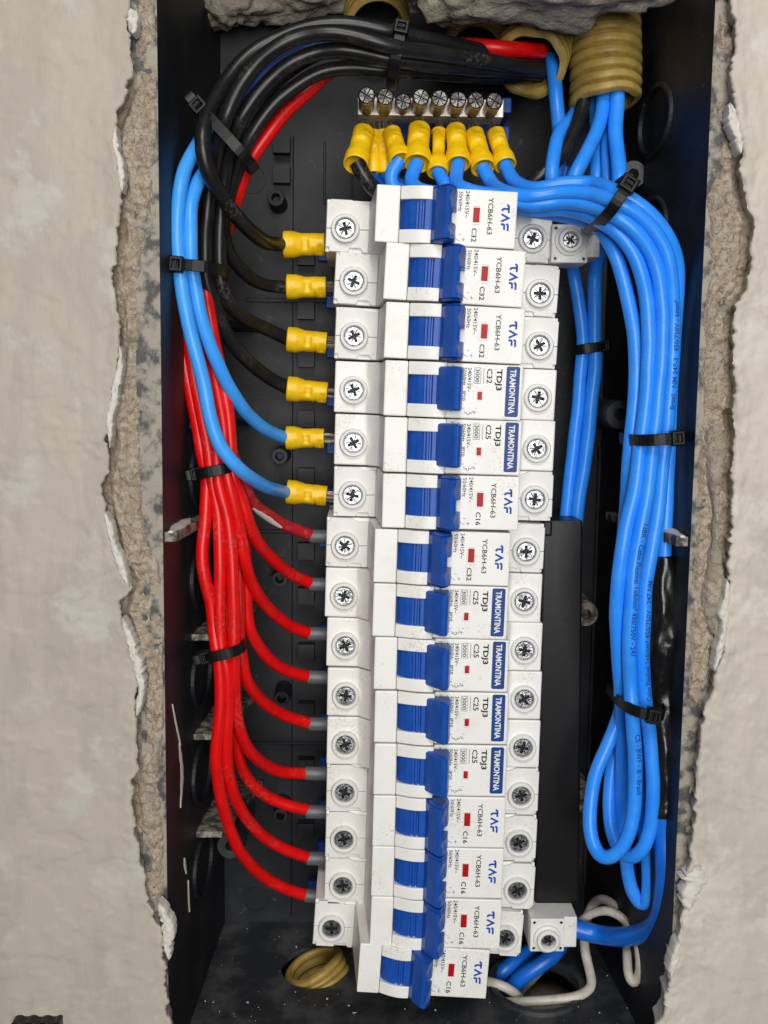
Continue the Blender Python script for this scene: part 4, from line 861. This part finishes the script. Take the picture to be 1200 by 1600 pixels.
# ================================================================ ZIP TIES
def zip_tie(a, b, w, depth, t, label, hs=1.0, tail=0):
    hs *= .9
    A0, B0 = P(*a, w), P(*b, w); c = (A0 + B0) / 2; s = (B0 - A0); A = s.length / 2; s.normalize()
    n = Vector((0, 0, 1)); n = (n - s * n.dot(s)).normalized(); d = s.cross(n); wd = 1.75; th = .5; rings = []
    N = 44
    for k in range(N):
        q = 2 * math.pi * k / N; e = 2 / 2.7
        x = math.copysign(abs(math.cos(q)) ** e, math.cos(q)); y = math.copysign(abs(math.sin(q)) ** e, math.sin(q))
        o = [c + s * (x * (A + g)) + n * (y * (depth + g)) for g in (0, th)]
        rings.append([o[0] - d * wd, o[1] - d * wd, o[1] + d * wd, o[0] + d * wd])
    r = thing('zip_tie', c, label, 'cable tie', 'black zip ties round the wire bundles')
    mb = MB(); mb.loft(rings, True, False, 0, False, True); mb.build('strap', ['tie'], r, .18, 1)
    e = 2.7; hc = c + s * (t * A) + n * (depth * max(0.0, 1 - abs(t) ** e) ** (1 / e) + .9)
    mb = MB(); hx, hy, hz = 2.3 * hs, 2.6 * hs, 1.7 * hs
    o = [(-hx, -hy), (hx, -hy), (hx, hy), (-hx, hy)]; i_ = [(-hx * .52, -hy * .5), (hx * .52, -hy * .5), (hx * .52, hy * .5), (-hx * .52, hy * .5)]
    at = lambda q, z, k=1: [hc + s * x * k + d * y * k + n * z for x, y in q]
    mb.loft([at(o, -hz), at(o, hz * .55), at(o, hz, .86), at(i_, hz), at(i_, hz * .1)]); h = mb.build('head', ['tie'], r, .25, 2)
    mb = MB(); mb.obox(hc + n * hz * .45, s * hx * .1, d * hy * .5, n * hz * .4); mb.build('pawl', ['tie'], h, .08, 1)
    if tail:
        mb = MB(); pth = spline([hc - s * (hx * .6), hc - s * (hx + 1.2) + n * .4, hc - s * (hx + tail) + n * .8], .5)
        mb.loft([[p - d * wd * .9, p - d * wd * .9 + n * .9, p + d * wd * .9 + n * .9, p + d * wd * .9] for p in pth]); mb.build('tail', ['tie'], r, .15, 1)
zip_tie((308, 168), (397, 264), 17, 9, -.86, 'zip tie across the black cables at the upper left bend', 1.05, 2)
zip_tie((629, 42), (612, 132), 13, 12, -.5, 'zip tie round the black cables at the top of the arch')
zip_tie((271, 420), (353, 427), 14, 13.8, -.62, 'zip tie with a square head on the two blue wires at the left', 1.05)
zip_tie((309, 739), (369, 727), 7, 9, -.98, 'zip tie round the red bundle where the lower blue wire crosses it', .95, 1.5)
zip_tie((322, 1021), (381, 1007), 8, 8, -.9, 'zip tie round the red bundle low on the left', .95, 2)
zip_tie((970, 287), (926, 357), 24, 18, -.45, 'zip tie at the upper bend of the right blue bundle', 1.1)
zip_tie((902, 547), (943, 541), -21, 3.4, .98, 'zip tie on the pair of blue wires behind the right terminals', .85)
zip_tie((978, 686), (1054, 680), 25, 15.5, .5, 'zip tie halfway down the right blue bundle', 1.0, 0)
zip_tie((959, 1086), (1026, 1098), 23, 16.5, .15, 'zip tie with a square head just above the blue loops', 1.05)

# ================================================================ CONNECTORS
def connector(face, w, back, tab, cc, label, word, sq, depth2):
    (x0, y0), (x1, y1) = face; a, b = P(x0, y1, w), P(x1, y0, w)
    r = thing('screw_connector', ((a.x + b.x) / 2, (a.y + b.y) / 2, w - back), label, 'wire connector', 'pale screw connectors at the right terminals')
    mb = MB(); mb.box(a.x, b.x, a.y, b.y, w - back, w); mb.build('housing', ['term'], r, .45)
    c, e = P(tab[0], tab[3], w - 1.6), P(tab[2], tab[1], w - 1.6); mb = MB(); mb.box(b.x - .6, e.x, c.y, e.y, w - back + .5, w - 1.6); tb = mb.build('end_cap', ['term'], r, .4)
    mb = MB(); vs, fs = text2d(word, 1.9, 5.2); mb.add([((b.x + e.x) / 2 - .8 + y, e.y - 1.2 - x, w - 1.54) for x, y in vs] , fs)
    if sq: stroke_pts = [(1.0, 1.1), (1.0, 2.3), (2.2, 2.3), (2.2, 1.1), (1.0, 1.1)]
    mb.build('embossed_text', ['white'], tb, fix=False)
    p = P(cc[0], cc[1], w); mb = MB(); mb.lathe([(5.0, -.2), (4.9, .9), (4.0, 1.3), (3.9, 2.4), (3.6, 2.7), (2.75, 2.7), (2.6, 2.4), (2.5, -.1)], p, (0, 0, 1), 32, caps=False); co = mb.build('terminal_collar', ['term'], r, fix=False)
    o = bpy.data.objects.new('terminal_screw', proto('consc', screw_head(2.3, 1.6, .4))); COL.objects.link(o); o.parent = co
    o.location = W(p + Vector((0, 0, .6)) - Vector(co['_o'])); o.rotation_euler = (0, .6, 0)
    for sx in (a.x + 1.3, b.x - 1.3):
        for sy in (a.y + 1.3, b.y - 1.3):
            mb = MB(); mb.lathe([(.75, .02), (.62, .14), (.5, .05)], (sx, sy, w), (0, 0, 1), 14, caps=False)
            mb.lathe([(.52, .04), (.01, .04)], (sx, sy, w), (0, 0, 1), 14, 1, caps=False); mb.build('pin_hole', ['term', 'cover'], r, fix=False)  # flat black disc paints the dark inside of the hole
connector(((861, 351), (920, 410)), 3, 15, (920, 363, 938, 402), (890, 376), 'pale screw connector beside the topmost breaker, with a dark recessed screw', '0-25', True, 0)
connector(((828, 1436), (883, 1487)), 5, 22, (884, 1433, 902, 1480), (855, 1466), 'dusty pale screw connector at the lower right that holds the thick blue wire', 'N-25', False, 0)

for o in SC.objects:
    if '_o' in o: del o['_o']
